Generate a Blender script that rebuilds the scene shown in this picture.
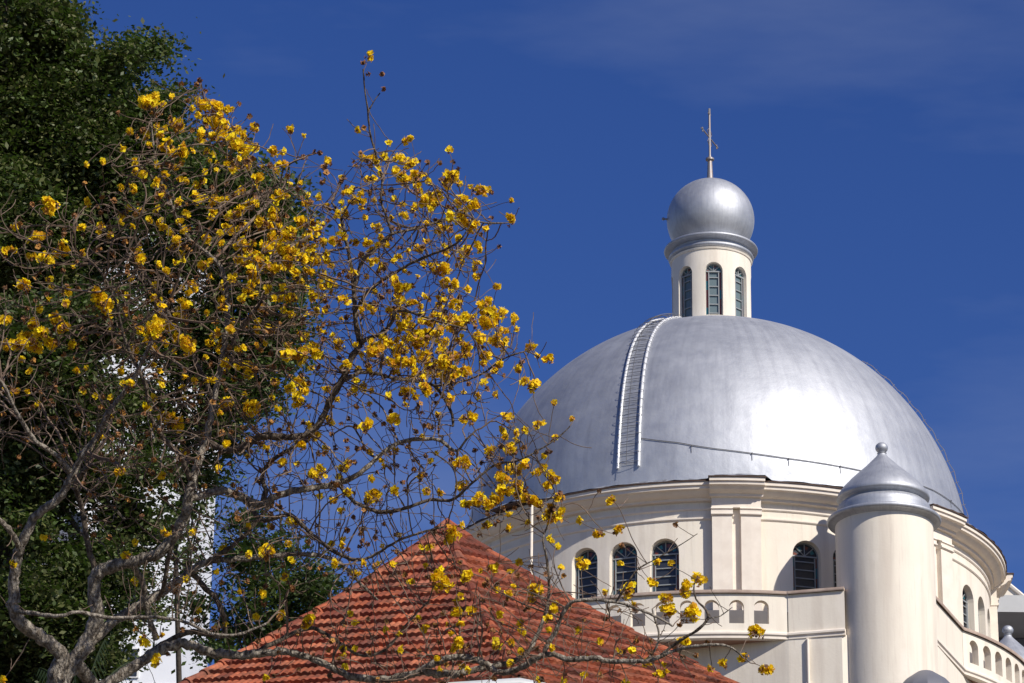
import bpy, bmesh, math, random
import numpy as np
from mathutils import Vector, Matrix, noise as mnoise
random.seed(7); rng = np.random.default_rng(7)
for o in list(bpy.data.objects): bpy.data.objects.remove(o)
SC = bpy.context.scene; COL = SC.collection
rad = math.radians

# ------------------------------------------------------------------ camera
F = 3400.0; TH = rad(22.4); ROLL = rad(0.75); CAMZ = 1.6
cam = bpy.data.cameras.new("camera"); camo = bpy.data.objects.new("camera", cam); COL.objects.link(camo)
cam.sensor_width = 36; cam.lens = 36 * F / 1024; cam.clip_start = .5; cam.clip_end = 9000
camo.matrix_world = (Matrix.Translation((0, 0, CAMZ)) @ Matrix.Rotation(math.pi/2 + TH, 4, 'X') @ Matrix.Rotation(ROLL, 4, 'Z'))
SC.camera = camo
def ray(px, py):
    a0 = (px-512)/F; b0 = (341.5-py)/F; c, s = math.cos(ROLL), math.sin(ROLL)
    a = a0*c - b0*s; b = a0*s + b0*c
    return Vector((a, math.cos(TH)-b*math.sin(TH), math.sin(TH)+b*math.cos(TH))).normalized()
def at(px, py, dist): return Vector((0, 0, CAMZ)) + ray(px, py)*dist
RD = 8.0; DD = RD/252*F*math.cos(rad(3.5))
CC = at(716, 567, DD)                      # dome centre
AZ = math.atan2(CC.x, CC.y); ZC = CC.z     # facing of the church towards the street

# ------------------------------------------------------------------ sky and sun
SUN_AZ, SUN_EL = rad(46.0), rad(37.5)     # azimuth to the right of the church-to-camera line
tb = Vector((math.sin(SUN_AZ), -math.cos(SUN_AZ)))
sx = tb.x*math.cos(AZ) + tb.y*math.sin(AZ); sy = -tb.x*math.sin(AZ) + tb.y*math.cos(AZ)
SUN = Vector((sx*math.cos(SUN_EL), sy*math.cos(SUN_EL), math.sin(SUN_EL)))
W = bpy.data.worlds.new("World"); SC.world = W; W.use_nodes = True
nt = W.node_tree; bg = nt.nodes['Background']
sky = nt.nodes.new('ShaderNodeTexSky'); sky.sky_type = 'NISHITA'; sky.sun_disc = False
sky.sun_elevation = SUN_EL; sky.sun_rotation = math.atan2(SUN.x, SUN.y)
sky.altitude = 900; sky.air_density = 1.0; sky.dust_density = 0.2; sky.ozone_density = 4.0
tc = nt.nodes.new('ShaderNodeTexCoord'); mp = nt.nodes.new('ShaderNodeMapping')
mp.inputs['Scale'].default_value = (2.2, 5.0, 9.0); mp.inputs['Rotation'].default_value = (0, rad(28), 0)
nz = nt.nodes.new('ShaderNodeTexNoise'); nz.inputs['Scale'].default_value = 1.6; nz.inputs['Detail'].default_value = 6; nz.inputs['Roughness'].default_value = .55
cr = nt.nodes.new('ShaderNodeMapRange'); cr.inputs[1].default_value = .52; cr.inputs[2].default_value = .9; cr.inputs[3].default_value = 0; cr.inputs[4].default_value = .24
gm = nt.nodes.new('ShaderNodeHueSaturation'); gm.inputs['Saturation'].default_value = 1.24; gm.inputs['Hue'].default_value = .521
mx = nt.nodes.new('ShaderNodeMix'); mx.data_type = 'RGBA'; mx.inputs[7].default_value = (5, 5.6, 7, 1)
L = nt.links.new
L(tc.outputs['Generated'], mp.inputs[0]); L(mp.outputs[0], nz.inputs[0]); L(nz.outputs[0], cr.inputs[0])
L(sky.outputs[0], gm.inputs['Color']); L(gm.outputs[0], mx.inputs[6]); L(cr.outputs[0], mx.inputs[0]); L(mx.outputs[2], bg.inputs['Color'])
bg.inputs['Strength'].default_value = 0.088
sl = bpy.data.lights.new("sun", 'SUN'); sl.energy = 5.0; sl.angle = rad(.53); sl.color = (1, .93, .83)
so = bpy.data.objects.new("sun", sl); COL.objects.link(so); so.rotation_euler = SUN.to_track_quat('Z', 'Y').to_euler(); so.location = (30, -30, 80)
SC.view_settings.view_transform = 'Standard'; SC.view_settings.look = 'None'; SC.view_settings.gamma = 1
SC.view_settings.use_curve_mapping = False; SC.view_settings.exposure = 0.06
SC.render.engine = 'CYCLES'; SC.cycles.max_bounces = 6

# ------------------------------------------------------------------ materials
def mat(name, col, rough=.7, metal=0, var=None, scale=3, amt=.5, bump=0, bscale=20, spec=.5, stretch=None, trans=None, rvar=0, attr=None, detail=6, lo=.35, hi=.65):
    m = bpy.data.materials.new(name); m.use_nodes = True; t = m.node_tree; b = t.nodes['Principled BSDF']
    b.inputs['Base Color'].default_value = (*col, 1); b.inputs['Roughness'].default_value = rough; b.inputs['Metallic'].default_value = metal
    b.inputs['Specular IOR Level'].default_value = spec
    tcn = t.nodes.new('ShaderNodeTexCoord'); mpn = t.nodes.new('ShaderNodeMapping')
    if stretch: mpn.inputs['Scale'].default_value = stretch
    t.links.new(tcn.outputs['Object'], mpn.inputs[0])
    src = None
    if attr:
        a = t.nodes.new('ShaderNodeAttribute'); a.attribute_name = attr; src = a.outputs['Color']
    if var is not None:
        n = t.nodes.new('ShaderNodeTexNoise'); n.inputs['Scale'].default_value = scale; n.inputs['Detail'].default_value = detail; n.inputs['Roughness'].default_value = .6
        t.links.new(mpn.outputs[0], n.inputs[0])
        r = t.nodes.new('ShaderNodeMapRange'); r.inputs[1].default_value = lo; r.inputs[2].default_value = hi; r.inputs[4].default_value = amt
        t.links.new(n.outputs[0], r.inputs[0])
        x = t.nodes.new('ShaderNodeMix'); x.data_type = 'RGBA'; x.inputs[6].default_value = (*col, 1); x.inputs[7].default_value = (*var, 1)
        if src: t.links.new(src, x.inputs[6])
        t.links.new(r.outputs[0], x.inputs[0]); src = x.outputs[2]
        if rvar:
            r2 = t.nodes.new('ShaderNodeMapRange'); r2.inputs[1].default_value = .3; r2.inputs[2].default_value = .7; r2.inputs[3].default_value = rough-rvar; r2.inputs[4].default_value = rough+rvar
            t.links.new(n.outputs[0], r2.inputs[0]); t.links.new(r2.outputs[0], b.inputs['Roughness'])
    if src: t.links.new(src, b.inputs['Base Color'])
    if bump:
        n = t.nodes.new('ShaderNodeTexNoise'); n.inputs['Scale'].default_value = bscale; n.inputs['Detail'].default_value = 5
        t.links.new(mpn.outputs[0], n.inputs[0])
        bp = t.nodes.new('ShaderNodeBump'); bp.inputs['Strength'].default_value = bump; bp.inputs['Distance'].default_value = .03
        t.links.new(n.outputs[0], bp.inputs['Height']); t.links.new(bp.outputs[0], b.inputs['Normal'])
    if trans:
        tr = t.nodes.new('ShaderNodeBsdfTranslucent'); tr.inputs[0].default_value = (*trans, 1)
        ms = t.nodes.new('ShaderNodeMixShader'); ms.inputs[0].default_value = .34
        t.links.new(b.outputs[0], ms.inputs[1]); t.links.new(tr.outputs[0], ms.inputs[2]); t.links.new(ms.outputs[0], t.nodes['Material Output'].inputs[0])
    return m
def wall_mat():
    m = mat('cream_paint', (.80, .74, .635), .75, var=(.70, .63, .54), scale=.7, amt=.4, bump=.1, bscale=14, spec=.2)
    t = m.node_tree; b = t.nodes['Principled BSDF']; l = t.links.new; src = b.inputs['Base Color'].links[0].from_socket
    tcn = t.nodes.new('ShaderNodeTexCoord')
    for scl, st, lo_, hi_, amt_, c_ in [(2.6, (1, 1, .10), .50, .72, .6, (.60, .53, .45)), (14, (1, 1, .06), .58, .75, .35, (.52, .45, .38)), (1.4, (1, 1, .6), .60, .66, .25, (.86, .80, .72))]:
        mpn = t.nodes.new('ShaderNodeMapping'); mpn.inputs['Scale'].default_value = st; l(tcn.outputs['Object'], mpn.inputs[0])
        n = t.nodes.new('ShaderNodeTexNoise'); n.inputs['Scale'].default_value = scl; n.inputs['Detail'].default_value = 6; l(mpn.outputs[0], n.inputs[0])
        r = t.nodes.new('ShaderNodeMapRange'); r.inputs[1].default_value = lo_; r.inputs[2].default_value = hi_; r.inputs[4].default_value = amt_; l(n.outputs[0], r.inputs[0])
        x = t.nodes.new('ShaderNodeMix'); x.data_type = 'RGBA'; x.inputs[7].default_value = (*c_, 1); l(src, x.inputs[6]); l(r.outputs[0], x.inputs[0]); src = x.outputs[2]
    l(src, b.inputs['Base Color'])
    return m
M = {}
M['cream'] = wall_mat()
M['coping'] = mat('weathered_coping', (.50, .40, .33), .8, var=(.30, .21, .17), scale=2.5, amt=.7, bump=.2)
M['trim'] = mat('cream_trim', (.80, .73, .64), .7, var=(.62, .54, .46), scale=3, amt=.4, spec=.2)
M['drip'] = mat('rusty_drip_edge', (.10, .06, .045), .8, var=(.03, .02, .02), scale=6)
M['flash'] = mat('silver_flashing', (.55, .57, .60), .45, .6, var=(.16, .15, .15), scale=2.2, amt=.8, lo=.5, hi=.62, bump=.3, bscale=5)
M['rail'] = mat('silver_rail', (.78, .79, .80), .4, .3)
M['wire'] = mat('grey_wire', (.17, .17, .18), .6, .4)
M['steel'] = mat('grey_steel', (.27, .27, .28), .5, .4, var=(.35, .22, .15), scale=5, amt=.5)
M['glass'] = mat('dark_glass', (.03, .035, .045), .2, 0, spec=.5)
M['stained'] = mat('stained_glass', (.03, .035, .045), .22, 0, spec=.5, attr='tint')
M['frame'] = mat('grey_window_frame', (.26, .28, .29), .5)
M['white'] = mat('white_frame', (.72, .72, .70), .5)
M['teal'] = mat('teal_glass', (.03, .17, .20), .2)
M['red'] = mat('red_glass', (.14, .045, .03), .2)
M['bluegl'] = mat('blue_window', (.03, .05, .13), .1)
M['bark'] = mat('grey_bark', (.37, .33, .275), .95, var=(.07, .055, .042), scale=30, amt=.9, bump=1.0, bscale=55, stretch=(1, 1, .5), lo=.38, hi=.60, spec=.1, detail=9)
M['twig'] = mat('brown_twig', (.22, .165, .125), .9, var=(.07, .045, .035), scale=10, amt=.85, spec=.1)
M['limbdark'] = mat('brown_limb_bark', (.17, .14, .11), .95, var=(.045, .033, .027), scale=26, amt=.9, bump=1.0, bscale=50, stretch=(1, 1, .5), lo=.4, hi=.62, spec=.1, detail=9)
M['darkbark'] = mat('dark_bark', (.055, .045, .035), .9, var=(.04, .03, .025), scale=6, bump=.5)
M['petal'] = mat('yellow_petal', (.88, .66, .02), .6, attr='tint', trans=(.95, .68, .02), spec=.1)
M['calyx'] = mat('dry_calyx', (.20, .10, .035), .8, attr='tint')
M['leaf'] = mat('dark_leaf', (.035, .065, .014), .5, attr='tint', trans=(.05, .10, .012), spec=.35)
M['tile'] = mat('clay_tile', (.42, .12, .06), .85, attr='tint', var=(.075, .045, .035), scale=4.5, amt=.8, bump=.5, bscale=35, lo=.45, hi=.68, spec=.1, detail=9)
M['gutter'] = mat('pale_gutter', (.55, .58, .60), .5, .1, var=(.35, .34, .33), scale=3)
M['whitewall'] = mat('white_plaster', (.74, .76, .80), .8, var=(.62, .64, .68), scale=.4, amt=.5)
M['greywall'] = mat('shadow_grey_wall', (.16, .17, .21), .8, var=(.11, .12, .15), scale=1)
M['concrete'] = mat('pale_concrete', (.52, .53, .53), .8, var=(.40, .40, .40), scale=.8)
M['soffit'] = mat('shade_brown_soffit', (.40, .22, .15), .85, var=(.30, .19, .15), scale=1.5)  # warm brown shade under the balcony, put into the soffit colour
M['plinth'] = mat('grey_plinth', (.13, .125, .13), .8, var=(.20, .18, .17), scale=2)
M['slate'] = mat('grey_cap_paint', (.16, .165, .19), .5, .2)
M['ground'] = mat('ground_mix', (.13, .095, .07), .95, var=(.06, .07, .04), scale=.05)
def dome_mat(name, sc=1.0):
    m = bpy.data.materials.new(name); m.use_nodes = True; t = m.node_tree; b = t.nodes['Principled BSDF']; l = t.links.new
    b.inputs['Metallic'].default_value = .78
    tcn = t.nodes.new('ShaderNodeTexCoord')
    def noise(scale, det, st=(1, 1, 1)):
        mpn = t.nodes.new('ShaderNodeMapping'); mpn.inputs['Scale'].default_value = st; l(tcn.outputs['Object'], mpn.inputs[0])
        n = t.nodes.new('ShaderNodeTexNoise'); n.inputs['Scale'].default_value = scale; n.inputs['Detail'].default_value = det; n.inputs['Roughness'].default_value = .65
        l(mpn.outputs[0], n.inputs[0]); return n
    n1 = noise(.9*sc, 7); n3 = noise(2.2*sc, 4)
    # brush marks and rain streaks that run down the meridians
    mp2 = t.nodes.new('ShaderNodeMapping'); l(tcn.outputs['Object'], mp2.inputs[0])
    sp = t.nodes.new('ShaderNodeSeparateXYZ'); l(mp2.outputs[0], sp.inputs[0])
    at2 = t.nodes.new('ShaderNodeMath'); at2.operation = 'ARCTAN2'; l(sp.outputs[0], at2.inputs[0]); l(sp.outputs[1], at2.inputs[1])
    ml = t.nodes.new('ShaderNodeMath'); ml.operation = 'MULTIPLY'; ml.inputs[1].default_value = 26; l(at2.outputs[0], ml.inputs[0])
    mz = t.nodes.new('ShaderNodeMath'); mz.operation = 'MULTIPLY'; mz.inputs[1].default_value = .35*sc; l(sp.outputs[2], mz.inputs[0])
    cb = t.nodes.new('ShaderNodeCombineXYZ'); l(ml.outputs[0], cb.inputs[0]); l(mz.outputs[0], cb.inputs[2])
    n2 = t.nodes.new('ShaderNodeTexNoise'); n2.inputs['Scale'].default_value = 1.0; n2.inputs['Detail'].default_value = 6; n2.inputs['Roughness'].default_value = .6
    l(cb.outputs[0], n2.inputs[0])
    r1 = t.nodes.new('ShaderNodeMapRange'); r1.inputs[1].default_value = .35; r1.inputs[2].default_value = .7
    l(n1.outputs[0], r1.inputs[0])
    x = t.nodes.new('ShaderNodeMix'); x.data_type = 'RGBA'; x.inputs[6].default_value = (.42, .44, .48, 1); x.inputs[7].default_value = (.52, .54, .575, 1); l(r1.outputs[0], x.inputs[0])
    x2 = t.nodes.new('ShaderNodeMix'); x2.data_type = 'RGBA'; x2.blend_type = 'MULTIPLY'; x2.inputs[7].default_value = (.80, .80, .82, 1)
    r3 = t.nodes.new('ShaderNodeMapRange'); r3.inputs[1].default_value = .45; r3.inputs[2].default_value = .75; l(n2.outputs[0], r3.inputs[0])
    l(x.outputs[2], x2.inputs[6]); l(r3.outputs[0], x2.inputs[0]); l(x2.outputs[2], b.inputs['Base Color'])
    r2 = t.nodes.new('ShaderNodeMapRange'); r2.inputs[1].default_value = .3; r2.inputs[2].default_value = .7; r2.inputs[3].default_value = .57; r2.inputs[4].default_value = .67
    l(n3.outputs[0], r2.inputs[0]); l(r2.outputs[0], b.inputs['Roughness'])
    bp = t.nodes.new('ShaderNodeBump'); bp.inputs['Strength'].default_value = .22; bp.inputs['Distance'].default_value = .05/sc
    l(n3.outputs[0], bp.inputs['Height']); l(bp.outputs[0], b.inputs['Normal'])
    return m
M['dome'] = dome_mat('silver_dome_paint'); M['cap'] = dome_mat('silver_cap_paint', 3.0)

# ------------------------------------------------------------------ object helpers
def tag(o, label=None, cat=None, group=None, kind=None):
    if label: o['label'] = label
    if cat: o['category'] = cat
    if group: o['group'] = group
    if kind: o['kind'] = kind
    return o
def empty(name, loc, rz=0):
    o = bpy.data.objects.new(name, None); COL.objects.link(o); o.location = loc; o.rotation_euler.z = rz; o.empty_display_size = .3
    return o
def link(name, me, m, parent=None):
    o = bpy.data.objects.new(name, me); COL.objects.link(o)
    if m is not None: me.materials.append(m)
    if parent: o.parent = parent
    return o
def smooth(me, ang=35):
    me.shade_smooth() if hasattr(me, 'shade_smooth') else None
    try: me.set_sharp_from_angle(angle=rad(ang))
    except Exception: pass
class MB:
    def __init__(s): s.v = []; s.f = []
    def add(s, vs, fs):
        n = len(s.v); s.v += [tuple(p) for p in vs]; s.f += [tuple(i+n for i in f) for f in fs]
    def box(s, c, d, rz=0):
        x, y, z = [q/2 for q in d]; R = Matrix.Rotation(rz, 3, 'Z'); c = Vector(c)
        vs = [c + R @ Vector((a*x, b*y, g*z)) for a in (-1, 1) for b in (-1, 1) for g in (-1, 1)]
        s.add(vs, [(0, 1, 3, 2), (4, 6, 7, 5), (0, 4, 5, 1), (2, 3, 7, 6), (0, 2, 6, 4), (1, 5, 7, 3)])
    def tube(s, pts, rs, n=6, cap=True):
        pts = [Vector(p) for p in pts]
        if not hasattr(rs, '__len__'): rs = [rs]*len(pts)
        vs = []; fs = []; up = Vector((.31, .17, .93)); prev = None
        for i, p in enumerate(pts):
            d = (pts[min(i+1, len(pts)-1)] - pts[max(i-1, 0)])
            d = d.normalized() if d.length > 1e-9 else Vector((0, 0, 1))
            if prev is None:
                a = d.cross(up); a = a.normalized() if a.length > 1e-3 else d.orthogonal().normalized()
            else:
                a = prev - d*prev.dot(d); a = a.normalized() if a.length > 1e-4 else d.orthogonal().normalized()
            prev = a; b = d.cross(a)
            for k in range(n):
                th = 2*math.pi*k/n; vs.append(p + (a*math.cos(th)+b*math.sin(th))*rs[i])
        for i in range(len(pts)-1):
            for k in range(n): fs.append((i*n+k, i*n+(k+1) % n, (i+1)*n+(k+1) % n, (i+1)*n+k))
        if cap: fs += [tuple(range(n))[::-1], tuple((len(pts)-1)*n+k for k in range(n))]
        s.add(vs, fs)
    def lathe(s, prof, n=64, c=(0, 0)):
        vs = []; fs = []; m = len(prof)
        for k in range(n):
            a = 2*math.pi*k/n
            for r, z in prof: vs.append((c[0]+r*math.sin(a), c[1]-r*math.cos(a), z))
        for k in range(n):
            for i in range(m-1):
                q = (k*m+i, ((k+1) % n)*m+i, ((k+1) % n)*m+i+1, k*m+i+1); fs.append(q)
        s.add(vs, fs)
    def build(s, name, m, parent=None, sm=None, clean=True):
        me = bpy.data.meshes.new(name); me.from_pydata(s.v, [], s.f); me.update()
        if clean:
            bm = bmesh.new(); bm.from_mesh(me); bmesh.ops.remove_doubles(bm, verts=bm.verts, dist=1e-5)
            bmesh.ops.recalc_face_normals(bm, faces=bm.faces); bm.to_mesh(me); bm.free()
        if sm: smooth(me, sm)
        return link(name, me, m, parent)

# 2-D path tools (x right, d towards the street); local church y = -d
def arc(r, a0, a1, step=2.0):
    n = max(1, int(abs(a1-a0)/step)); return [(r*math.sin(rad(a0+(a1-a0)*i/n)), r*math.cos(rad(a0+(a1-a0)*i/n))) for i in range(n+1)]
def normals(P, closed=False):
    N = []; n = len(P)
    for i in range(n):
        a = P[(i-1) % n] if (closed or i > 0) else P[i]; b = P[(i+1) % n] if (closed or i < n-1) else P[i]
        def seg(p, q):
            dx, dy = q[0]-p[0], q[1]-p[1]; l = math.hypot(dx, dy); return (-dy/l, dx/l) if l > 1e-9 else None
        s1 = seg(a, P[i]); s2 = seg(P[i], b); s1 = s1 or s2; s2 = s2 or s1
        nx, ny = s1[0]+s2[0], s1[1]+s2[1]; l2 = (nx*nx+ny*ny); k = 2/l2 if l2 > .3 else 1
        N.append((nx*k, ny*k))
    return N
def sweep(mb, P, prof, closed=False, cap=True):
    N = normals(P, closed); m = len(prof); vs = []; fs = []
    for (x, d), (nx, nd) in zip(P, N):
        for o, z in prof: vs.append((x+nx*o, -(d+nd*o), z+ZC))
    n = len(P)
    for i in range(n if closed else n-1):
        j = (i+1) % n
        for k in range(m-1): fs.append((i*m+k, j*m+k, j*m+k+1, i*m+k+1))
    if cap and not closed: fs += [tuple(range(m)), tuple((n-1)*m+k for k in range(m))[::-1]]
    mb.add(vs, fs)
def path_wall(mb, P, th, z0, z1, ops, back=True):
    S = [0]
    for i in range(1, len(P)): S.append(S[-1]+math.hypot(P[i][0]-P[i-1][0], P[i][1]-P[i-1][1]))
    N = normals(P)
    def pos(s, off, z):
        s = min(max(s, 0), S[-1]); i = int(np.searchsorted(S, s, side='right'))-1; i = min(max(i, 0), len(P)-2)
        t = (s-S[i])/(S[i+1]-S[i]); x = P[i][0]*(1-t)+P[i+1][0]*t; d = P[i][1]*(1-t)+P[i+1][1]*t
        nx = N[i][0]*(1-t)+N[i+1][0]*t; nd = N[i][1]*(1-t)+N[i+1][1]*t
        return (x+nx*off, -(d+nd*off), z+ZC)
    cuts = set(round(s, 5) for s in S)
    for c, hw, zs, zp in ops:
        for k in range(13): cuts.add(round(c-hw*math.cos(math.pi*k/12), 5))
    cuts = sorted(cuts)
    def top(c, hw, zp, s): return zp+math.sqrt(max(0, hw*hw-(s-c)**2))
    for a, b in zip(cuts[:-1], cuts[1:]):
        if b-a < 1e-4: continue
        mid = (a+b)/2; op = None
        for o in ops:
            if abs(mid-o[0]) < o[1]: op = o
        rects = [((z0, z0), (z1, z1))]
        if op:
            c, hw, zs, zp = op; ta, tb_ = top(c, hw, zp, a), top(c, hw, zp, b)
            rects = [((z0, z0), (zs, zs)), ((ta, tb_), (z1, z1))]
            if not back: rects = rects
            mb.add([pos(a, 0, ta), pos(b, 0, tb_), pos(b, -th, tb_), pos(a, -th, ta)], [(0, 1, 2, 3)])
            mb.add([pos(a, 0, zs), pos(b, 0, zs), pos(b, -th, zs), pos(a, -th, zs)], [(0, 1, 2, 3)])
        for (l0, l1), (h0, h1) in rects:
            for off in ((0, -th) if back else (0,)):
                mb.add([pos(a, off, l0), pos(b, off, l1), pos(b, off, h1), pos(a, off, h0)], [(0, 1, 2, 3)])
        mb.add([pos(a, 0, z1), pos(b, 0, z1), pos(b, -th, z1), pos(a, -th, z1)], [(0, 1, 2, 3)])
        mb.add([pos(a, 0, z0), pos(b, 0, z0), pos(b, -th, z0), pos(a, -th, z0)], [(0, 1, 2, 3)])
    for c, hw, zs, zp in ops:
        for s in (c-hw, c+hw): mb.add([pos(s, 0, zs), pos(s, -th, zs), pos(s, -th, zp), pos(s, 0, zp)], [(0, 1, 2, 3)])
def pol(r, a, z): a = rad(a); return Vector((r*math.sin(a), -r*math.cos(a), z+ZC))

# ================================================================== THE GROUND
g = MB(); g.add([(-3000, -600, 0), (3000, -600, 0), (3000, 6000, 0), (-3000, 6000, 0)], [(0, 1, 2, 3)])
tag(g.build('ground', M['ground']), kind='structure')

# ================================================================== THE DOMED CHURCH
CH = empty('domed_church', (CC.x, CC.y, 0), -AZ)
tag(CH, 'cream round church with a huge silver dome, slim lantern and arcaded balcony', 'church')
ZT = -.42
# lower body: four corner blocks with flat walls between them, down to the ground
base = [(-6.9, 7.25), (2.02, 10.08), (3.5, 10.42), (6.25, 9.35), (7.12, 6.6)]
poly = []
for k in range(4):
    a = rad(90*k)
    for x, d in base[1:]: poly.append((x*math.cos(a)+d*math.sin(a), -x*math.sin(a)+d*math.cos(a)))
mb = MB(); n = len(poly)
mb.add([(x, -d, -0.3) for x, d in poly]+[(x, -d, -5.53+ZC) for x, d in poly], [(i, (i+1) % n, n+(i+1) % n, n+i) for i in range(n)]+[tuple(range(n, 2*n))])
mb.build('lower_wall', M['cream'], CH)
# drum wall with openings
rW = 8.5
win_az = [4+45*k+22.5+o for k in range(-2, 3) for o in (-8.4, 0, 8.4)]
Pw = arc(rW, -150, 210, 2)
mb = MB(); ops = [(rad(a+150)*rW*.99995, .43, -3.62, -2.36) for a in win_az]
path_wall(mb, Pw, .4, -5.5, -.6, ops, back=False)
drum = mb.build('drum_wall', M['cream'], CH)
# mouldings and cornice
mb = MB(); full = arc(rW, 0, 358, 2)
for z in (-1.08, -1.38): sweep(mb, full, [(-.02, z+.03), (.05, z+.03), (.05, z-.01), (.025, z-.04), (-.02, z-.05)], True)
mb.build('band_moulding', M['trim'], drum)
def cornice_prof(e): return [(-.1, ZT), (.55+e, ZT), (.55+e, ZT-.10), (.50+e, ZT-.12), (.49+e, ZT-.20), (.40+e, ZT-.22), (.33+e, ZT-.30), (.22+e, ZT-.36), (.16+e, ZT-.37), (.14+e, ZT-.44), (.0, ZT-.46)]
mb = MB(); sweep(mb, full, cornice_prof(0), True); mb.build('cornice', M['trim'], drum, 30)
mb = MB(); sweep(mb, full, [(.3, ZT+.004), (.585, ZT+.004), (.585, ZT+.035), (.3, ZT+.05)], True)
for k in range(8):
    sweep(mb, arc(rW, 4+45*k-5.3, 4+45*k+5.3, 1.5), [(.3, ZT+.06), (.81, ZT+.06), (.81, ZT+.09), (.3, ZT+.1)])
mb.build('drip_edge', M['drip'], drum)
for k in range(8):
    a = 4+45*k
    if not (-100 < a < 150): continue
    mb = MB(); sweep(mb, arc(rW, a-5.1, a+5.1, 1.7), [(p[0], p[1]+.055) for p in cornice_prof(.22)])
    sweep(mb, arc(rW, a-4.75, a+4.75, 1.6), [(-.02, -.70), (.25, -.70), (.25, -1.12), (-.02, -1.12)])
    for s in (-1, 1):
        c0 = a+s*2.75
        sweep(mb, arc(rW, c0-1.93, c0+1.93, 1.3), [(-.02, -1.36), (.25, -1.36), (.25, -5.3), (-.02, -5.3)])
        sweep(mb, arc(rW, c0-2.1, c0+2.1, 1.4), [(-.02, -1.123), (.30, -1.123), (.32, -1.17), (.28, -1.2), (.28, -1.28), (.31, -1.30), (.31, -1.34), (.27, -1.37), (-.02, -1.37)])
    sweep(mb, arc(rW, a-.9, a+.9, 1), [(-.02, -1.13), (.08, -1.13), (.08, -5.3), (-.02, -5.3)])
    mb.build('pilaster_pair', M['trim'], drum)
mb = MB(); sweep(mb, full, [(-.02, -4.26), (.29, -4.26), (.29, -5.21), (-.02, -5.21)], True); mb.build('plinth', M['plinth'], drum)
# windows
def arched_window(hw, zs, zp, bars, rays, border, framemat, DK=(.03, .035, .045, 1)):
    """local: x across, y into the wall (+), z; origin at the sill"""
    H = zp-zs
    fr = MB()
    q = hw-.025
    fr.tube([(-q, .06, 0)]+[(-q*math.cos(math.pi*k/16), .06, H+q*math.sin(math.pi*k/16)) for k in range(17)]+[(q, .06, 0)], .025, 4)
    iw = hw-.04-border
    fr.box((0, .05, H), (2*hw-.08, .04, .04))
    for k in range(bars): fr.box((0, .06, H*(k+.35)/bars), (2*iw, .03, .03))
    for s in (-1, 1): fr.box((s*iw, .055, H/2), (.03, .04, H-.06))
    for k in range(rays):
        th = math.pi*(k+1)/(rays+1); e = (hw-.05)
        fr.tube([(0, .06, H+.02), (e*math.cos(th), .06, H+e*math.sin(th))], .017, 4)
    TE = (.03, .16, .19, 1); RU = (.17, .05, .03, 1)
    vs = []; fs = []; tn = []
    xs = [-hw, -iw, 0, iw, hw]; nr = max(3, int(H/.3))
    for r_ in range(nr+1):
        for x in xs: vs.append((x, .09, H*r_/nr))
    for r_ in range(nr):
        for c in range(4):
            fs.append((r_*5+c, r_*5+c+1, r_*5+c+6, r_*5+c+5))
            tn.append(DK if c in (1, 2) else ((TE, RU, RU)[(r_+(c > 0)) % 3]))
    b0 = nr*5+2; n0 = len(vs)
    for ring_ in (.55, .8, 1.0):
        for k in range(9): vs.append((hw*ring_*math.cos(math.pi*k/8), .09, H+hw*ring_*math.sin(math.pi*k/8)))
    for k in range(8):
        fs.append((b0, n0+k, n0+k+1)); tn.append(DK)
        fs.append((n0+k, n0+9+k, n0+10+k, n0+k+1)); tn.append((DK, TE, DK, RU)[k % 4])
        fs.append((n0+9+k, n0+18+k, n0+19+k, n0+10+k)); tn.append(DK)
    o = fr.build('window', framemat)
    me = bpy.data.meshes.new('pane'); me.from_pydata(vs, [], fs); me.update()
    at2 = me.attributes.new('tint', 'FLOAT_COLOR', 'FACE'); at2.data.foreach_set('color', np.array(tn, dtype=np.float32).ravel())
    link('pane', me, M['stained'], o)
    return o
def dup(root, parent):
    c = root.copy(); COL.objects.link(c); c.parent = parent
    for ch in list(root.children):
        d = ch.copy(); COL.objects.link(d); d.parent = c
    return c
def place_window(w, r, a, z):
    w.location = pol(r-.16, a, z); w.rotation_euler.z = rad(a)
w0 = None
for a in win_az:
    if w0 is None: w0 = w = arched_window(.43, -3.62, -2.36, 5, 3, .08, M['frame']); w.parent = CH
    else: w = dup(w0, CH)
    place_window(w, rW, a, -3.62)
# dome
RX, RZ = 7.93, 7.95
mb = MB(); prof = [(RX*math.cos(rad(e)), RZ*math.sin(rad(e))+ZC) for e in np.linspace(-3, 90, 72)]; prof[-1] = (0.001, prof[-1][1])
mb.lathe(prof, 160)
dome = mb.build('dome', M['dome'], CH, 60)
mb = MB(); P = arc(1, 0, 358.5, 1.5); vs = []; fs = []
pr = [(7.9, .02), (8.06, -.06), (8.4, -.20), (9.0, ZT+.10), (9.075, ZT+.06)]
m_ = len(pr)
for i, (x, d) in enumerate(P):
    for j, (r, z) in enumerate(pr):
        rr = r+(random.uniform(-.03, .02) if j == m_-1 else 0); zz = z+(random.uniform(-.02, .02) if j >= 2 else 0)
        k = round(((math.degrees(math.atan2(x, d))-4) % 45), 2)
        if j >= 3 and (k < 5.3 or k > 39.7): rr += .22; zz += .06
        vs.append((x*rr, -d*rr, zz+ZC))
for i in range(len(P)):
    for j in range(m_-1): fs.append((i*m_+j, ((i+1) % len(P))*m_+j, ((i+1) % len(P))*m_+j+1, i*m_+j+1))
mb.add(vs, fs); mb.build('dome_apron', M['flash'], dome, 40)
def dp(az, el, off=0):
    az = rad(az); el = rad(el); n_ = Vector((math.sin(az)*math.cos(el), -math.cos(az)*math.cos(el), math.sin(el)))
    return Vector((n_.x*(RX+off), n_.y*(RX+off), n_.z*(RZ+off)+ZC)), n_
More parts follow.
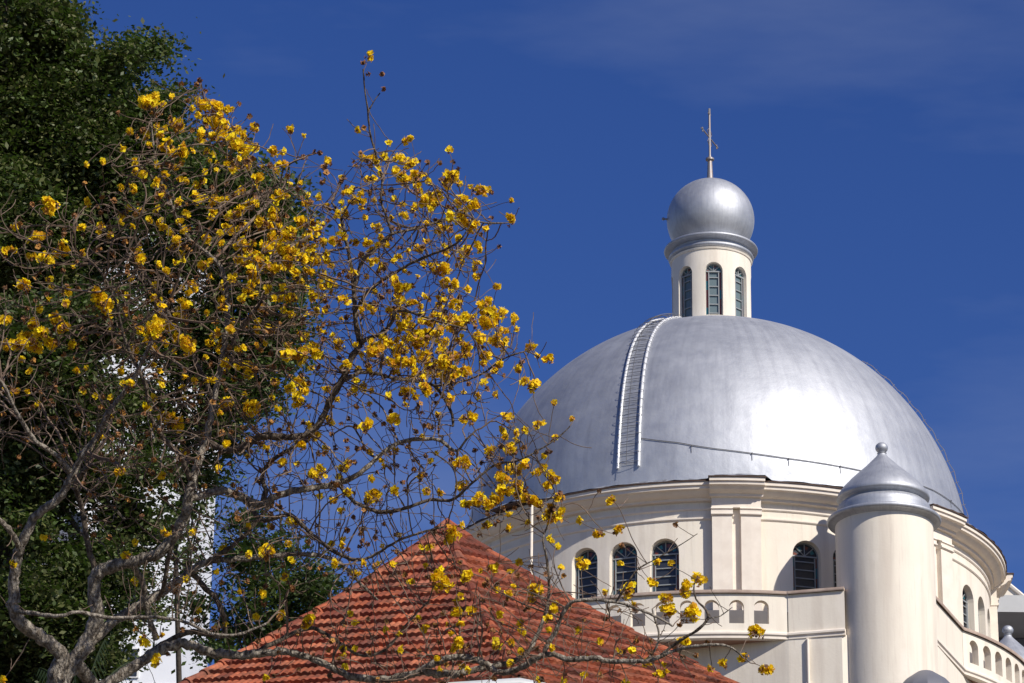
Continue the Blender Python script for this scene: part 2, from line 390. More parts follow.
def ladder(az0, az1, e0, e1, hw, rr, railm, bulge):
    azf = lambda e: az0+(az1-az0)*((e-e0)/(e1-e0))**2
    side = Vector((math.cos(rad(az0)), math.sin(rad(az0)), 0))
    o = MB(); els = np.linspace(e0, e1, 46)
    for s in (-1, 1): o.tube([dp(azf(e), e, .045)[0]+side*s*hw*(1-.35*(e-e0)/80) for e in els], rr, 8)
    rl = o.build('dome_ladder', railm, dome, 60)
    w = MB(); ne = int((e1-e0)/2.35)
    for k in range(ne+1):
        e = e0+1+k*2.3; p, n_ = dp(azf(e), e, .045)
        j = random.uniform(-.03, .03)
        w.tube([p-side*hw, p+side*hw], .010, 4)
        pts = []
        for q in range(9):
            th = math.pi*q/8; pts.append(p-side*hw*1.12*math.cos(th)*(1+.12*math.sin(th))+n_*(bulge*math.sin(th)+j)+Vector((0, 0, random.uniform(-.02, .02))))
        w.tube(pts, .009, 4)
    for q in (4,):
        th = math.pi*q/8
        w.tube([dp(azf(e), e, .07+bulge*math.sin(th))[0]-side*hw*1.15*math.cos(th) for e in els], .011, 4)
    w.build('safety_cage', M['wire'] if bulge < .2 else M['steel'], rl)
ladder(-18.8, -29, 4.3, 71, .33, .045, M['rail'], .14)
mb = MB(); sl_ = [(88-16*((e-3)/49)**1.3, e) for e in np.linspace(3, 52, 40)]
mb.tube([dp(a, e, .13+.03*math.sin(e*1.3))[0] for a, e in sl_], .013, 4); mb.tube([dp(a, e, .03)[0] for a, e in sl_], .013, 4)
for a, e in sl_[::2]: mb.tube([dp(a, e, .0)[0], dp(a, e, .17)[0]], .010, 4)
mb.build('guard_wire', M['steel'], dome)
mb = MB(); key = [(-16.8, 11.2), (-8, 9.2), (0, 7.4), (15, 5.8), (34, 5.5), (57, 6.9), (75, 7.5), (100, 7.5)]
pts = []
for (a0, e0), (a1, e1) in zip(key[:-1], key[1:]):
    for t in np.linspace(0, 1, 8, endpoint=False): pts.append(dp(a0+(a1-a0)*t, e0+(e1-e0)*t - .12*math.sin(math.pi*t), .025)[0])
mb.tube(pts, .0125, 5)
for a, e in [(-16.6, 10.8), (-5, 8.2), (8, 6.4), (16, 5.7), (28, 5.5), (45, 6.1), (66, 7.2)]:
    mb.tube([dp(a, e, -.02)[0], dp(a, e, .06)[0]], .02, 5); mb.tube([dp(a, e, .03)[0], dp(a, e-1.6, .01)[0]], .008, 4)
mb.build('lightning_cable', M['wire'], dome)
# lantern
LX = (-.05, 0)
mb = MB()
Pl = [(x+LX[0], d) for x, d in arc(1.30, -158, 202, 4)]
lw = [4+45*k for k in range(-3, 4)]
path_wall(mb, Pl, .2, 7.3, 10.75, [(rad(a+158)*1.30*.9992, 0.29, 8.1, 9.66) for a in lw], back=False)
sweep(mb, Pl[:-1], [(-.02, 10.42), (.03, 10.42), (.05, 10.47), (.0, 10.5)], True)
lan = mb.build('lantern', M['cream'], CH, 30)
w1 = None
for a in lw:
    if w1 is None: w1 = w = arched_window(.29, 8.1, 9.66, 5, 3, .09, M['frame'], (.13, .175, .185, 1)); w.parent = lan
    else: w = dup(w1, lan)
    w.location = pol(1.21, a, 8.1)+Vector((LX[0], 0, 0)); w.rotation_euler.z = rad(a)
mb = MB()
ring = [(1.29, 10.50), (1.32, 10.52)]+[(1.33+.065*math.sin(t), 10.60-.07*math.cos(t)) for t in np.linspace(.3, math.pi-.4, 6)]+[(1.31, 10.70), (1.31, 10.76), (1.40, 10.80)]
ring += [(1.48+.06*math.sin(t), 10.88-.06*math.cos(t)) for t in np.linspace(.1, math.pi-.1, 8)] + [(1.40, 10.95), (1.30, 10.97), (1.1, 11.0)]
mb.lathe([(r, z+ZC) for r, z in ring], 72, LX); mb.build('lantern_cornice', M['cap'], lan, 50)
mb = MB(); sph = [(1.44*math.cos(rad(e)), 12.0+1.41*math.sin(rad(e))+ZC) for e in np.linspace(-48, 90, 40)]; sph[-1] = (.001, sph[-1][1])
mb.lathe(sph, 72, LX); cup = mb.build('cupola', M['cap'], lan, 60)
mb = MB(); mb.lathe([(.12, 13.34+ZC), (.10, 13.6+ZC), (.075, 14.18+ZC), (.14, 14.2+ZC), (.14, 14.26+ZC), (.05, 14.31+ZC), (.038, 14.4+ZC), (.036, 15.98+ZC), (.0, 16.0+ZC)], 16, LX)
cz = 15.02+ZC; dirv = Vector((.32, .95, 0)).normalized()
c = Vector((LX[0], 0, cz)); mb.tube([c-dirv*.76, c+dirv*.76], .022, 8)
for s in (-1, 1):
    e = c+dirv*s*.72; mb.tube([e-Vector((0, 0, .09)), e+Vector((0, 0, .07))], .022, 6); mb.tube([e, e+dirv*s*.1], .032, 6)
    mb.tube([c+dirv*s*.05-Vector((0, 0, 0)), c+dirv*s*.22+Vector((0, 0, .2)), c+Vector((0, 0, .36))], .012, 5)
    mb.tube([c+dirv*s*.05, c+dirv*s*.2-Vector((0, 0, .2)), c-Vector((0, 0, .36))], .012, 5)
for s in (-1, 1): mb.tube([Vector((LX[0], 0, 15.86+ZC)), Vector((LX[0], 0, 15.86+ZC))+dirv*s*.09+Vector((0, 0, .05))], .03, 6)
mb.tube([Vector((LX[0], 0, 15.9+ZC)), Vector((LX[0], 0, 16.1+ZC))], .04, 6)
mb.build('cross', M['steel'], cup, 50)
mb = MB(); mb.tube([(LX[0]-1.4, -.25, 11.95+ZC), (LX[0]-1.56, -.28, 11.97+ZC)], .03, 6); mb.lathe([(0, 11.9+ZC), (.05, 11.93+ZC), (.05, 11.99+ZC), (0, 12.02+ZC)], 8, (LX[0]-1.55, -.28)); mb.build('lamp_bracket', M['steel'], cup)

# balcony: arcaded parapet between the corner turrets
def balcony(P, ops_az, r, a0, solid=()):
    mb = MB()
    path_wall(mb, P, .22, -5.5, -4.24, ops_az)
    o = mb.build('balcony_parapet', M['cream'], CH)
    c_ = MB(); sweep(c_, P, [(.07, -4.24), (.08, -4.21), (.08, -4.15), (-.3, -4.15), (-.3, -4.235)]); c_.build('coping', M['coping'], o)
    b_ = MB(); sweep(b_, P, [(-.2, -5.36), (.05, -5.36), (.075, -5.40), (.075, -5.45), (.03, -5.49), (.03, -5.56), (-.2, -5.56)])
    b_.build('bottom_moulding', M['trim'], o)
    return o
rL = 10.25
PL = arc(rL, -45, 11.2, 1.5)
balcony(PL, [(rad(a+45)*rL, .212, -5.12, -4.64) for a in [7.1-3.93*k for k in range(13)]], rL, -45)
PP = [(2.02, 10.07), (3.6, 10.45)]; balcony(PP, [], 0, 0)
PP = [(6.1, 9.75), (7.14, 6.62)]; balcony(PP, [], 0, 0)
rR = 9.74
PR = arc(rR, 47.2, 99, 1.5)
balcony(PR, [(rad(a-47.2)*rR, .22, -5.14, -4.64) for a in [50.3+4.05*k for k in range(12)]], rR, 47)
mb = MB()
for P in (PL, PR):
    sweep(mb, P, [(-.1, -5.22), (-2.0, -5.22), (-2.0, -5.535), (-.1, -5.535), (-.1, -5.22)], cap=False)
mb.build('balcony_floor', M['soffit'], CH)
# corner turrets
def turret(cx, cd, dz, label):
    t = MB(); t.lathe([(1.40, -.3), (1.40, -1.95+dz+ZC), (1.0, -1.9+dz+ZC)], 72)
    o = t.build('corner_turret', M['cream'], CH, 40); o.location = (cx, -cd, 0); o['label'] = label
    c_ = MB()
    pr = [(1.38, -2.05), (1.46, -2.03), (1.5, -1.98)]+[(1.56+.075*math.sin(q), -1.90-.075*math.cos(q)) for q in np.linspace(.2, math.pi-.15, 7)]
    pr += [(1.46, -1.82), (1.36, -1.80), (1.34, -1.74), (1.35, -1.62), (1.33, -1.50), (1.27, -1.42), (1.20, -1.38), (1.18, -1.33), (1.22, -1.29), (1.31, -1.26), (1.335, -1.21), (1.30, -1.10), (1.16, -.90), (.96, -.68), (.72, -.45), (.50, -.25), (.32, -.06), (.20, .06), (.135, .14), (.12, .18), (.14, .2)]
    pr += [(.185*math.cos(q), .37+.165*math.sin(q)) for q in np.linspace(-1.0, math.pi/2, 10)]
    pr[-1] = (.001, pr[-1][1])
    c_.lathe([(r, z+dz+ZC) for r, z in pr], 72); c_.build('turret_cap', M['cap'], o, 55)
    return o
turret(4.82, 9.55, 0, 'front cream turret with a bell-shaped silver cap')
turret(9.55, -5.6, -.75, 'far turret whose silver cap peeps over the balcony')
# downpipes
mb = MB(); p = (2.55, 10.275); mb.tube([(p[0], -p[1], ZC-5.62), (p[0], -p[1], ZC-12)], .042, 8); mb.tube([(p[0], -p[1], ZC-5.64), (p[0], -p[1]+.25, ZC-5.6)], .06, 8)
mb.tube([(p[0], -p[1], ZC-6.9), (p[0], -p[1]+.1, ZC-6.9)], .07, 8); mb.build('downpipe', M['trim'], CH, 60)
mb = MB(); q = pol(9.12, -36.5, 0); mb.tube([(q.x, q.y, ZC-.45), (q.x, q.y, ZC-5.1)], .05, 8); mb.box((q.x, q.y, ZC-.42), (.22, .22, .08), rad(-36)); mb.build('downpipe', M['trim'], CH, 60)
# lower porch turret with a faceted grey cap, in front
mb = MB(); lt = pol(12.25, 28.1, 0)
ltc = (lt.x, lt.y)
prf = [(1.0, -8.0), (1.12, -7.95), (1.08, -7.8), (.85, -7.3), (.6, -7.02), (.22, -6.76), (.0, -6.72)]
mb.lathe([(r, z+ZC) for r, z in prf], 12, ltc); pc = mb.build('porch_cap', M['slate'], CH, 20)
mb = MB(); mb.lathe([(.98, -.3), (.98, -7.95+ZC)], 32, ltc); mb.build('porch_turret', M['cream'], CH, 40)

# ================================================================== TILED ROOF ANNEX
AP = at(447, 525, 42.0); R0 = 5.4; HH = 3.72; HIPAZ = 9.0; FL = .9
AN = empty('tiled_annex', (AP.x, AP.y, 0)); tag(AN, 'octagonal annex with a red clay tile pyramid roof and pale gutter', 'building')
zap = AP.z
def adir(a): a = rad(a); return Vector((math.sin(a), -math.cos(a), 0))
vs = []; fs = []; tints = []
LS = math.hypot(R0, HH); rows = 19; ex = LS/rows; per = .088
half = math.tan(rad(22.5))
cols = [(.38, .115, .06), (.32, .09, .05), (.44, .15, .08), (.22, .065, .042), (.36, .10, .05), (.20, .065, .045), (.33, .12, .075)]
for fidx in range(8):
    na = HIPAZ+22.5+45*fidx; nrm = adir(na); tan_ = Vector((math.cos(rad(na)), math.sin(rad(na)), 0))
    sdir = (nrm*R0+Vector((0, 0, -HH))).normalized(); out = (nrm*HH+Vector((0, 0, R0))).normalized()
    for r_ in range(rows):
        s0 = r_*ex; s1 = (r_+1)*ex+.015        # s down the slope from the apex
        hw1 = s1*R0/LS*half
        nq = int(math.ceil(hw1/per*4))+2
        shift = random.uniform(-.01, .01); toff = [random.uniform(-.010, .010) if random.random() > .03 else random.uniform(-.035, .04) for _ in range(400)]
        idx0 = len(vs)
        for i in range(-nq, nq+1):
            u = i*per/4
            ti = int(math.floor((u+.044)/.176))+200
            h = .024*abs(math.sin(math.pi*(u+shift)/per))**.7
            jit = toff[ti]
            for s, hh in ((s0, .0), (s1-.05, .040), (s1+jit, .046), (s1+jit, .0)):
                w = s*R0/LS*half+.0
                uu = max(-w, min(w, u))
                tt = s/LS; p = nrm*(R0*tt)+Vector((0, 0, -HH*max(tt, 1e-6)**FL))+tan_*uu+out*((h if hh > 0 or s == s0 else h*.2)+hh+.02)
                vs.append(Vector((0, 0, zap))+p)
        for k in range(2*nq):
            i = k-nq; ti = int(math.floor((i*per/4+.05)/.176))
            random.seed(fidx*99991+r_*997+ti); c_ = random.choice(cols); b_ = random.uniform(.68, 1.12)
            for j in range(3):
                a = idx0+k*4+j; b = idx0+(k+1)*4+j
                fs.append((a, b, b+1, a+1)); tints.append((c_[0]*b_, c_[1]*b_, c_[2]*b_, 1))
random.seed(11)
me = bpy.data.meshes.new('tile_roof'); me.from_pydata([tuple(v) for v in vs], [], fs); me.update()
at_ = me.attributes.new('tint', 'FLOAT_COLOR', 'FACE'); at_.data.foreach_set('color', np.array(tints, dtype=np.float32).ravel())
roof = link('tile_roof', me, M['tile'], AN)
vs = []; fs = []; tints = []
for k in range(8):
    a = HIPAZ+45*k; hd = adir(a)*(R0/math.cos(rad(22.5)))+Vector((0, 0, -HH)); Lh = hd.length; hd.normalize(); hh_ = adir(a)*(R0/math.cos(rad(22.5)))
    side = Vector((math.cos(rad(a)), math.sin(rad(a)), 0)); up = side.cross(hd); up = up if up.z > 0 else -up
    nseg = 19
    for s in range(nseg):
        a0 = Lh*s/nseg; a1 = Lh*(s+1)/nseg+.05; c_ = random.choice(cols); b_ = random.uniform(.8, 1.1); base_ = len(vs)
        for q, (d_, rr) in enumerate(((a0, .06), (a1, .085), (a1, .06))):
            for j in range(7):
                th = math.pi*j/6; tq = d_/Lh; vs.append(tuple(Vector((0, 0, zap))+hh_*tq+Vector((0, 0, -HH*max(tq, 1e-6)**FL+.03))+side*math.cos(th)*rr+up*(math.sin(th)*rr*.9+.0)))
        for q in range(2):
            for j in range(6): fs.append((base_+q*7+j, base_+q*7+j+1, base_+(q+1)*7+j+1, base_+(q+1)*7+j)); tints.append((c_[0]*b_, c_[1]*b_, c_[2]*b_, 1))
me = bpy.data.meshes.new('hip_tiles'); me.from_pydata(vs, [], fs); me.update()
at_ = me.attributes.new('tint', 'FLOAT_COLOR', 'FACE'); at_.data.foreach_set('color', np.array(tints, dtype=np.float32).ravel())
link('hip_tiles', me, M['tile'], roof)
Re = R0/math.cos(rad(22.5)); oct_ = lambda r, z: [tuple(adir(HIPAZ+45*k)*r+Vector((0, 0, z))) for k in range(8)]
mb = MB(); pts = oct_(Re+.07, zap-HH-.06); pts = [Vector(p) for p in pts]; mb.tube([pts[3].lerp(pts[4], .5)]+pts[4:]+pts[:4]+[pts[3].lerp(pts[4], .5)], .075, 10, cap=False); mb.build('gutter', M['gutter'], AN, 50)
mb = MB(); z0 = zap-HH-.08
A_ = oct_(Re-.02, z0); B_ = oct_(Re-.9, z0); C_ = oct_(Re-.9, 0); mb.add(A_+B_+C_, [(i, (i+1) % 8, 8+(i+1) % 8, 8+i) for i in range(8)]+[(8+i, 8+(i+1) % 8, 16+(i+1) % 8, 16+i) for i in range(8)])
mb.build('annex_wall', M['cream'], AN)
if 0: mb = MB(); f0 = adir(HIPAZ+11)*2.6+Vector((0, 0, zap-1.8)); mb.tube([f0, f0+Vector((0, 0, .38))], [.03, .02], 6); mb.build('vent_pipe', M['gutter'], AN)

for ch in [c for c in bpy.data.objects if c.parent and (c.parent == AN or c.parent.parent == AN)]:
    for v in ch.data.vertices:
        v.co.x *= .87 if v.co.x < 0 else .965
# ================================================================== BUILDINGS BEHIND
def block(name, px0, px1, ytop, dist, depth, m, label, cat='building', zbot=0):
    a = at(px0, ytop, dist); b = at(px1, ytop, dist); b.y = a.y
    o = empty(name, ((a.x+b.x)/2, a.y, 0)); tag(o, label, cat)
    w = MB(); W_ = (b.x-a.x); H_ = a.z
    w.box((0, depth/2, H_/2), (W_, depth, H_)); w.build('wall', m, o)
    return o, W_, H_
o, W_, H_ = block('white_tower_block', 62, 204, 240, 150, 12, M['whitewall'], 'tall white plastered block glimpsed between the tree branches')
mb = MB(); mb.box((0, 6, H_+.2), (W_+.5, 12.5, .4)); mb.build('parapet', M['whitewall'], o)
for k_ in range(9):
    mb = MB(); mb.box((0, -.02, H_-2.2-3*k_), (W_+.06, .1, .18)); mb.build('floor_band', M['concrete'], o)
for zc, xc in [(H_-1.2-3*k_, xx) for k_ in range(8) for xx in (-1.6, .9)]:
    mb = MB(); mb.box((xc, -.03, zc), (.9, .12, 1.3)); wf = mb.build('window', M['white'], o)
    mb = MB(); mb.box((xc, -.1, zc), (.75, .06, 1.15)); mb.build('pane', M['glass'], wf)
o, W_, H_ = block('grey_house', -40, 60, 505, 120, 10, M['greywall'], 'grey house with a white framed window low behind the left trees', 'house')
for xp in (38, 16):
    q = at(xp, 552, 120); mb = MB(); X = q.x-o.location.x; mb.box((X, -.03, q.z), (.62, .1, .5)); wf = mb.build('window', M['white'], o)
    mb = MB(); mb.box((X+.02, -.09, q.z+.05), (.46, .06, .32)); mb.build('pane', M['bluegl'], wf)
# modern flat-roofed building beyond the church, on the right
q0 = at(984, 620, 122); q1 = at(1075, 620, 122); o = empty('flat_roofed_block', (q0.x, q0.y, 0)); tag(o, 'flat-roofed modern block with a pale slab edge behind the church', 'building')
Wd = q1.x-q0.x; zt = q0.z
mb = MB(); mb.box((Wd/2, 5, zt+.3), (Wd, 12, .62)); mb.build('roof_slab', M['concrete'], o)
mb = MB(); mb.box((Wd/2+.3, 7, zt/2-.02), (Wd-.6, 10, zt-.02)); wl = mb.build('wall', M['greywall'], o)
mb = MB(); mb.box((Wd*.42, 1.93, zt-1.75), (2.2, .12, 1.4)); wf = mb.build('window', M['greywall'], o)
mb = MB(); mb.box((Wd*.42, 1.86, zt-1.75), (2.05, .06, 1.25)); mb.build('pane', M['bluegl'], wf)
q0 = at(1006, 577, 134); mb = MB(); x0 = -.95; x1 = .75; zz = q0.z
o = empty('cream_gable', (q0.x-.1, q0.y, 0)); tag(o, 'small cream gable end between the cornice and the flat roof', 'roof gable')
mb.add([(x0, 0, 0), (x1, 0, 0), (x1, 0, zz-.85), (-.2, 0, zz), (x0, 0, zz), (x0, 6, 0), (x1, 6, 0), (x1, 6, zz-.85), (-.2, 6, zz), (x0, 6, zz)], [(0, 1, 2, 3, 4), (5, 9, 8, 7, 6), (0, 5, 6, 1), (1, 6, 7, 2), (2, 7, 8, 3), (3, 8, 9, 4), (4, 9, 5, 0)])
mb.build('gable_wall', M['cream'], o)
mb = MB(); mb.tube([(x0, -.05, zz+.03), (-.2, -.05, zz+.03), (x1+.1, -.05, zz-.9)], .08, 6); mb.build('rake_trim', M['trim'], o)

# ================================================================== GREEN TREES
def leaf_mesh(name, blobs, dist, nper, lsize, parent, tone=(.035, .065, .014), thick=.75, seed=1, holes=(), droop=.0):
    r = np.random.default_rng(seed); P = []; T = []; SZ = []
    cx = math.hypot(1, 0)
    extra = []
    for (bx, by, br, *rest) in blobs:      # ragged sprigs round every clump
        for _ in range(int(3+br/7)):
            th = r.uniform(0, 2*math.pi); q = br*r.uniform(.8, 1.15); extra.append((bx+q*math.cos(th), by+q*math.sin(th)*.9, r.uniform(4, 4+br*.22)))
    for (bx, by, br, *rest) in list(blobs)+extra:
        doff = rest[0] if rest else r.uniform(-1.2, 1.2)
        c = np.array(at(bx, by, dist+doff)); Rm = br*dist/F
        ncl = max(3, int(nper*(br/40)**2))
        d = r.normal(size=(ncl, 3)); d /= np.linalg.norm(d, axis=1)[:, None]
        rr = (r.uniform(.25, 1.12, size=(ncl, 1)))**.6
        cen = c+d*rr*Rm*np.array([1, 1, .9])
        for q in cen:
            nl = r.integers(22, 60); sp = r.uniform(.08, .24); lsz = r.uniform(.7, 1.35); SZ.append(np.full((nl, 1), lsz))
            off = r.normal(size=(nl, 3))*sp*np.array([1.15, 1.15, .6])
            P.append(q+off); s_ = r.uniform(.6, 1.7); g_ = r.uniform(.85, 1.25); T.append(np.tile([tone[0]*s_*g_, tone[1]*s_, tone[2]*s_], (nl, 1))*r.uniform(.75, 1.3, size=(nl, 1)))
    P = np.concatenate(P); T = np.concatenate(T)
    n = len(P)
    ax = r.normal(size=(n, 3))*np.array([1, 1, .55]); ax /= np.linalg.norm(ax, axis=1)[:, None]
    up = r.normal(size=(n, 3))*.75+np.array([0, 0, 1]); sd = np.cross(ax, up); sd /= np.linalg.norm(sd, axis=1)[:, None]+1e-9
    L_ = lsize*r.uniform(.6, 1.3, size=(n, 1))*np.concatenate(SZ); Wd = L_*.27
    ax[:, 2] -= droop
    V = np.stack([P-ax*L_*.5, P+sd*Wd, P+ax*L_*.5, P-sd*Wd], axis=1).reshape(-1, 3)
    me = bpy.data.meshes.new(name); me.vertices.add(4*n); me.vertices.foreach_set('co', V.astype(np.float32).ravel())
    me.loops.add(4*n); me.loops.foreach_set('vertex_index', np.arange(4*n, dtype=np.int32))
    me.polygons.add(n); me.polygons.foreach_set('loop_start', np.arange(0, 4*n, 4, dtype=np.int32)); me.polygons.foreach_set('loop_total', np.full(n, 4, dtype=np.int32))
    me.update(calc_edges=True)
    a = me.attributes.new('tint', 'FLOAT_COLOR', 'FACE'); a.data.foreach_set('color', np.concatenate([T, np.ones((n, 1))], axis=1).astype(np.float32).ravel())
    o = bpy.data.objects.new(name, me); COL.objects.link(o); me.materials.append(M['leaf']); o.parent = parent
    if parent: o.matrix_parent_inverse = Matrix.Translation(-Vector(parent.location))
    return o
def green_tree(label, base_px, dist, blobs, nper, lsize, seed, tone, tr=.28, **kw):
    b = at(base_px[0], 683, dist); o = empty('evergreen_tree', (b.x, b.y, 0)); tag(o, label, 'tree', 'green trees behind the blossoms')
    leaf_mesh('crown', blobs, dist, nper, lsize, o, tone, seed=seed, **kw)
    mb = MB(); top = at(base_px[0]+base_px[2], base_px[1], dist)-o.location
    mb.tube([(0, 0, -.2), (0, 0, b.z*.6), (0.1, 0, b.z), Vector((.1, 0, b.z)).lerp(top, .35)+Vector((-.22, 0, 0)), Vector((.1, 0, b.z)).lerp(top, .65)+Vector((.15, 0, 0)), top], [tr*1.5, tr, tr*.8, tr*.6, tr*.45, tr*.3], 10)
    mb.build('trunk', M['darkbark'], o, 50)
    mb = MB(); rr = random.Random(seed)
    for bb in blobs:
        if bb[2] < 12: continue
        e = at(bb[0], bb[1], dist+rr.uniform(-.6, .6))-o.location; t = rr.uniform(.2, .85); s0 = Vector((0.1, 0, b.z)).lerp(top, t) if e.z > b.z+1 else Vector((0, 0, b.z*.9))
        m1 = s0.lerp(e, .5)+Vector((rr.uniform(-.3, .3), rr.uniform(-.3, .3), rr.uniform(-.1, .4)))
        mb.tube([s0, m1, e], [tr*.3, tr*.16, .02], 6)
    mb.build('limbs', M['darkbark'], o, 50)
    return o
green_tree('tall dense dark green tree filling the top left corner', (-30, 60, 20), 50,
    [(0, 30, 64), (30, 70, 46), (-10, 120, 80), (62, 112, 40), (40, 160, 65), (95, 155, 42), (128, 58, 9), (140, 48, 8), (156, 48, 7), (112, 82, 12), (98, 70, 14), (150, 112, 17), (172, 96, 7), (122, 125, 22), (140, 150, 28), (10, 230, 70), (70, 225, 50), (125, 190, 38), (165, 165, 32), (45, 22, 22), (5, -25, 50), (20, 300, 55), (55, 270, 35)],
    240, .082, 21, (.078, .098, .03))
green_tree('slender green tree rising behind the middle of the yellow blossoms', (172, 230, 40), 48,
    [(205, 170, 30), (235, 190, 32), (262, 200, 26), (285, 225, 20), (215, 220, 32), (255, 245, 32), (282, 275, 24), (240, 290, 28), (275, 320, 26), (280, 355, 17), (250, 345, 24), (258, 390, 20), (240, 400, 18), (178, 205, 24), (190, 260, 18), (150, 215, 20), (225, 440, 14), (150, 275, 18), (115, 290, 14), (170, 310, 18), (205, 320, 20), (140, 345, 16), (215, 365, 22), (185, 370, 16), (160, 400, 16), (190, 430, 16), (120, 420, 12), (205, 475, 14), (160, 250, 12), (185, 345, 14), (150, 440, 9), (225, 400, 20), (190, 505, 7), (150, 615, 7), (140, 560, 6), (175, 470, 8)],
    135, .08, 22, (.070, .098, .028), .05)
green_tree('dark shady tree low on the left behind the forked trunk', (-20, 300, 30), 46,
    [(15, 350, 48), (65, 330, 32), (20, 420, 50), (70, 395, 36), (30, 490, 42), (80, 465, 26), (20, 610, 40), (65, 590, 30), (45, 655, 38), (95, 560, 24), (110, 330, 22), (125, 520, 22), (5, 545, 26), (95, 620, 24), (90, 665, 22), (125, 400, 20), (110, 480, 14), (165, 535, 12), (5, 680, 40), (150, 470, 12), (130, 580, 14)],
    210, .08, 23, (.066, .086, .027))
green_tree('small loose green tree between the white block and the tiled roof', (250, 500, 30), 53,
    [(268, 556, 22), (300, 575, 20), (252, 592, 20), (285, 610, 22), (318, 595, 14), (240, 555, 12), (270, 640, 20), (235, 625, 16), (310, 620, 14), (215, 650, 14), (245, 520, 9), (200, 610, 9), (190, 560, 8)],
    80, .09, 24, (.05, .078, .022), .05)
# palm fronds low on the left
o = empty('palm', tuple(Vector((at(78, 683, 44).x, at(78, 683, 44).y, 0)))); tag(o, 'palm with stiff feathery fronds at the lower left edge', 'palm')
b = at(78, 720, 44)-o.location; mb = MB(); mb.tube([(0, 0, -.2), (0, 0, b.z)], [.16, .12], 10); mb.build('trunk', M['darkbark'], o, 50)
fr = MB(); rr = random.Random(5)
for tip in [(70, 650), (105, 640), (130, 662), (40, 668)]:
    e = at(tip[0], tip[1], 44+rr.uniform(-.5, .5))-o.location; m1 = b.lerp(e, .55)+Vector((0, 0, .25)); L0 = []
    for k in range(15):
        t = k/14; p = b*(1-t)**2+m1*2*t*(1-t)+e*t*t; L0.append(p)
    fr.tube(L0, .012, 4)
    for k in range(2, 15):
        for s in (-1, 1):
            d_ = (L0[k]-L0[k-1]).normalized(); sd = d_.cross(Vector((0, -1, .2))).normalized()*s
            ln = .38*math.sin(math.pi*(k/15)**.7)+.08; q = L0[k]+(sd*.25+d_*.35-Vector((0, 0, 1.0))).normalized()*ln
            w_ = d_*.014; fr.add([L0[k]-w_, L0[k]+w_, q], [(0, 1, 2)])
pf = fr.build('crown', M['leaf'], o, clean=False)
a = pf.data.attributes.new('tint', 'FLOAT_COLOR', 'FACE'); a.data.foreach_set('color', np.tile(np.array([.03, .05, .018, 1], dtype=np.float32), len(pf.data.polygons)))

# ================================================================== THE YELLOW-FLOWERING TREE
TD = 30.0; PX = TD/F     # metres per pixel at the tree
IP = empty('flowering_tree', (at(62, 683, TD).x, at(62, 683, TD).y, 0)); tag(IP, 'leafless gnarled tree covered in bright yellow blossom clusters, left foreground', 'tree')
INV = Matrix.Translation(-Vector(IP.location))
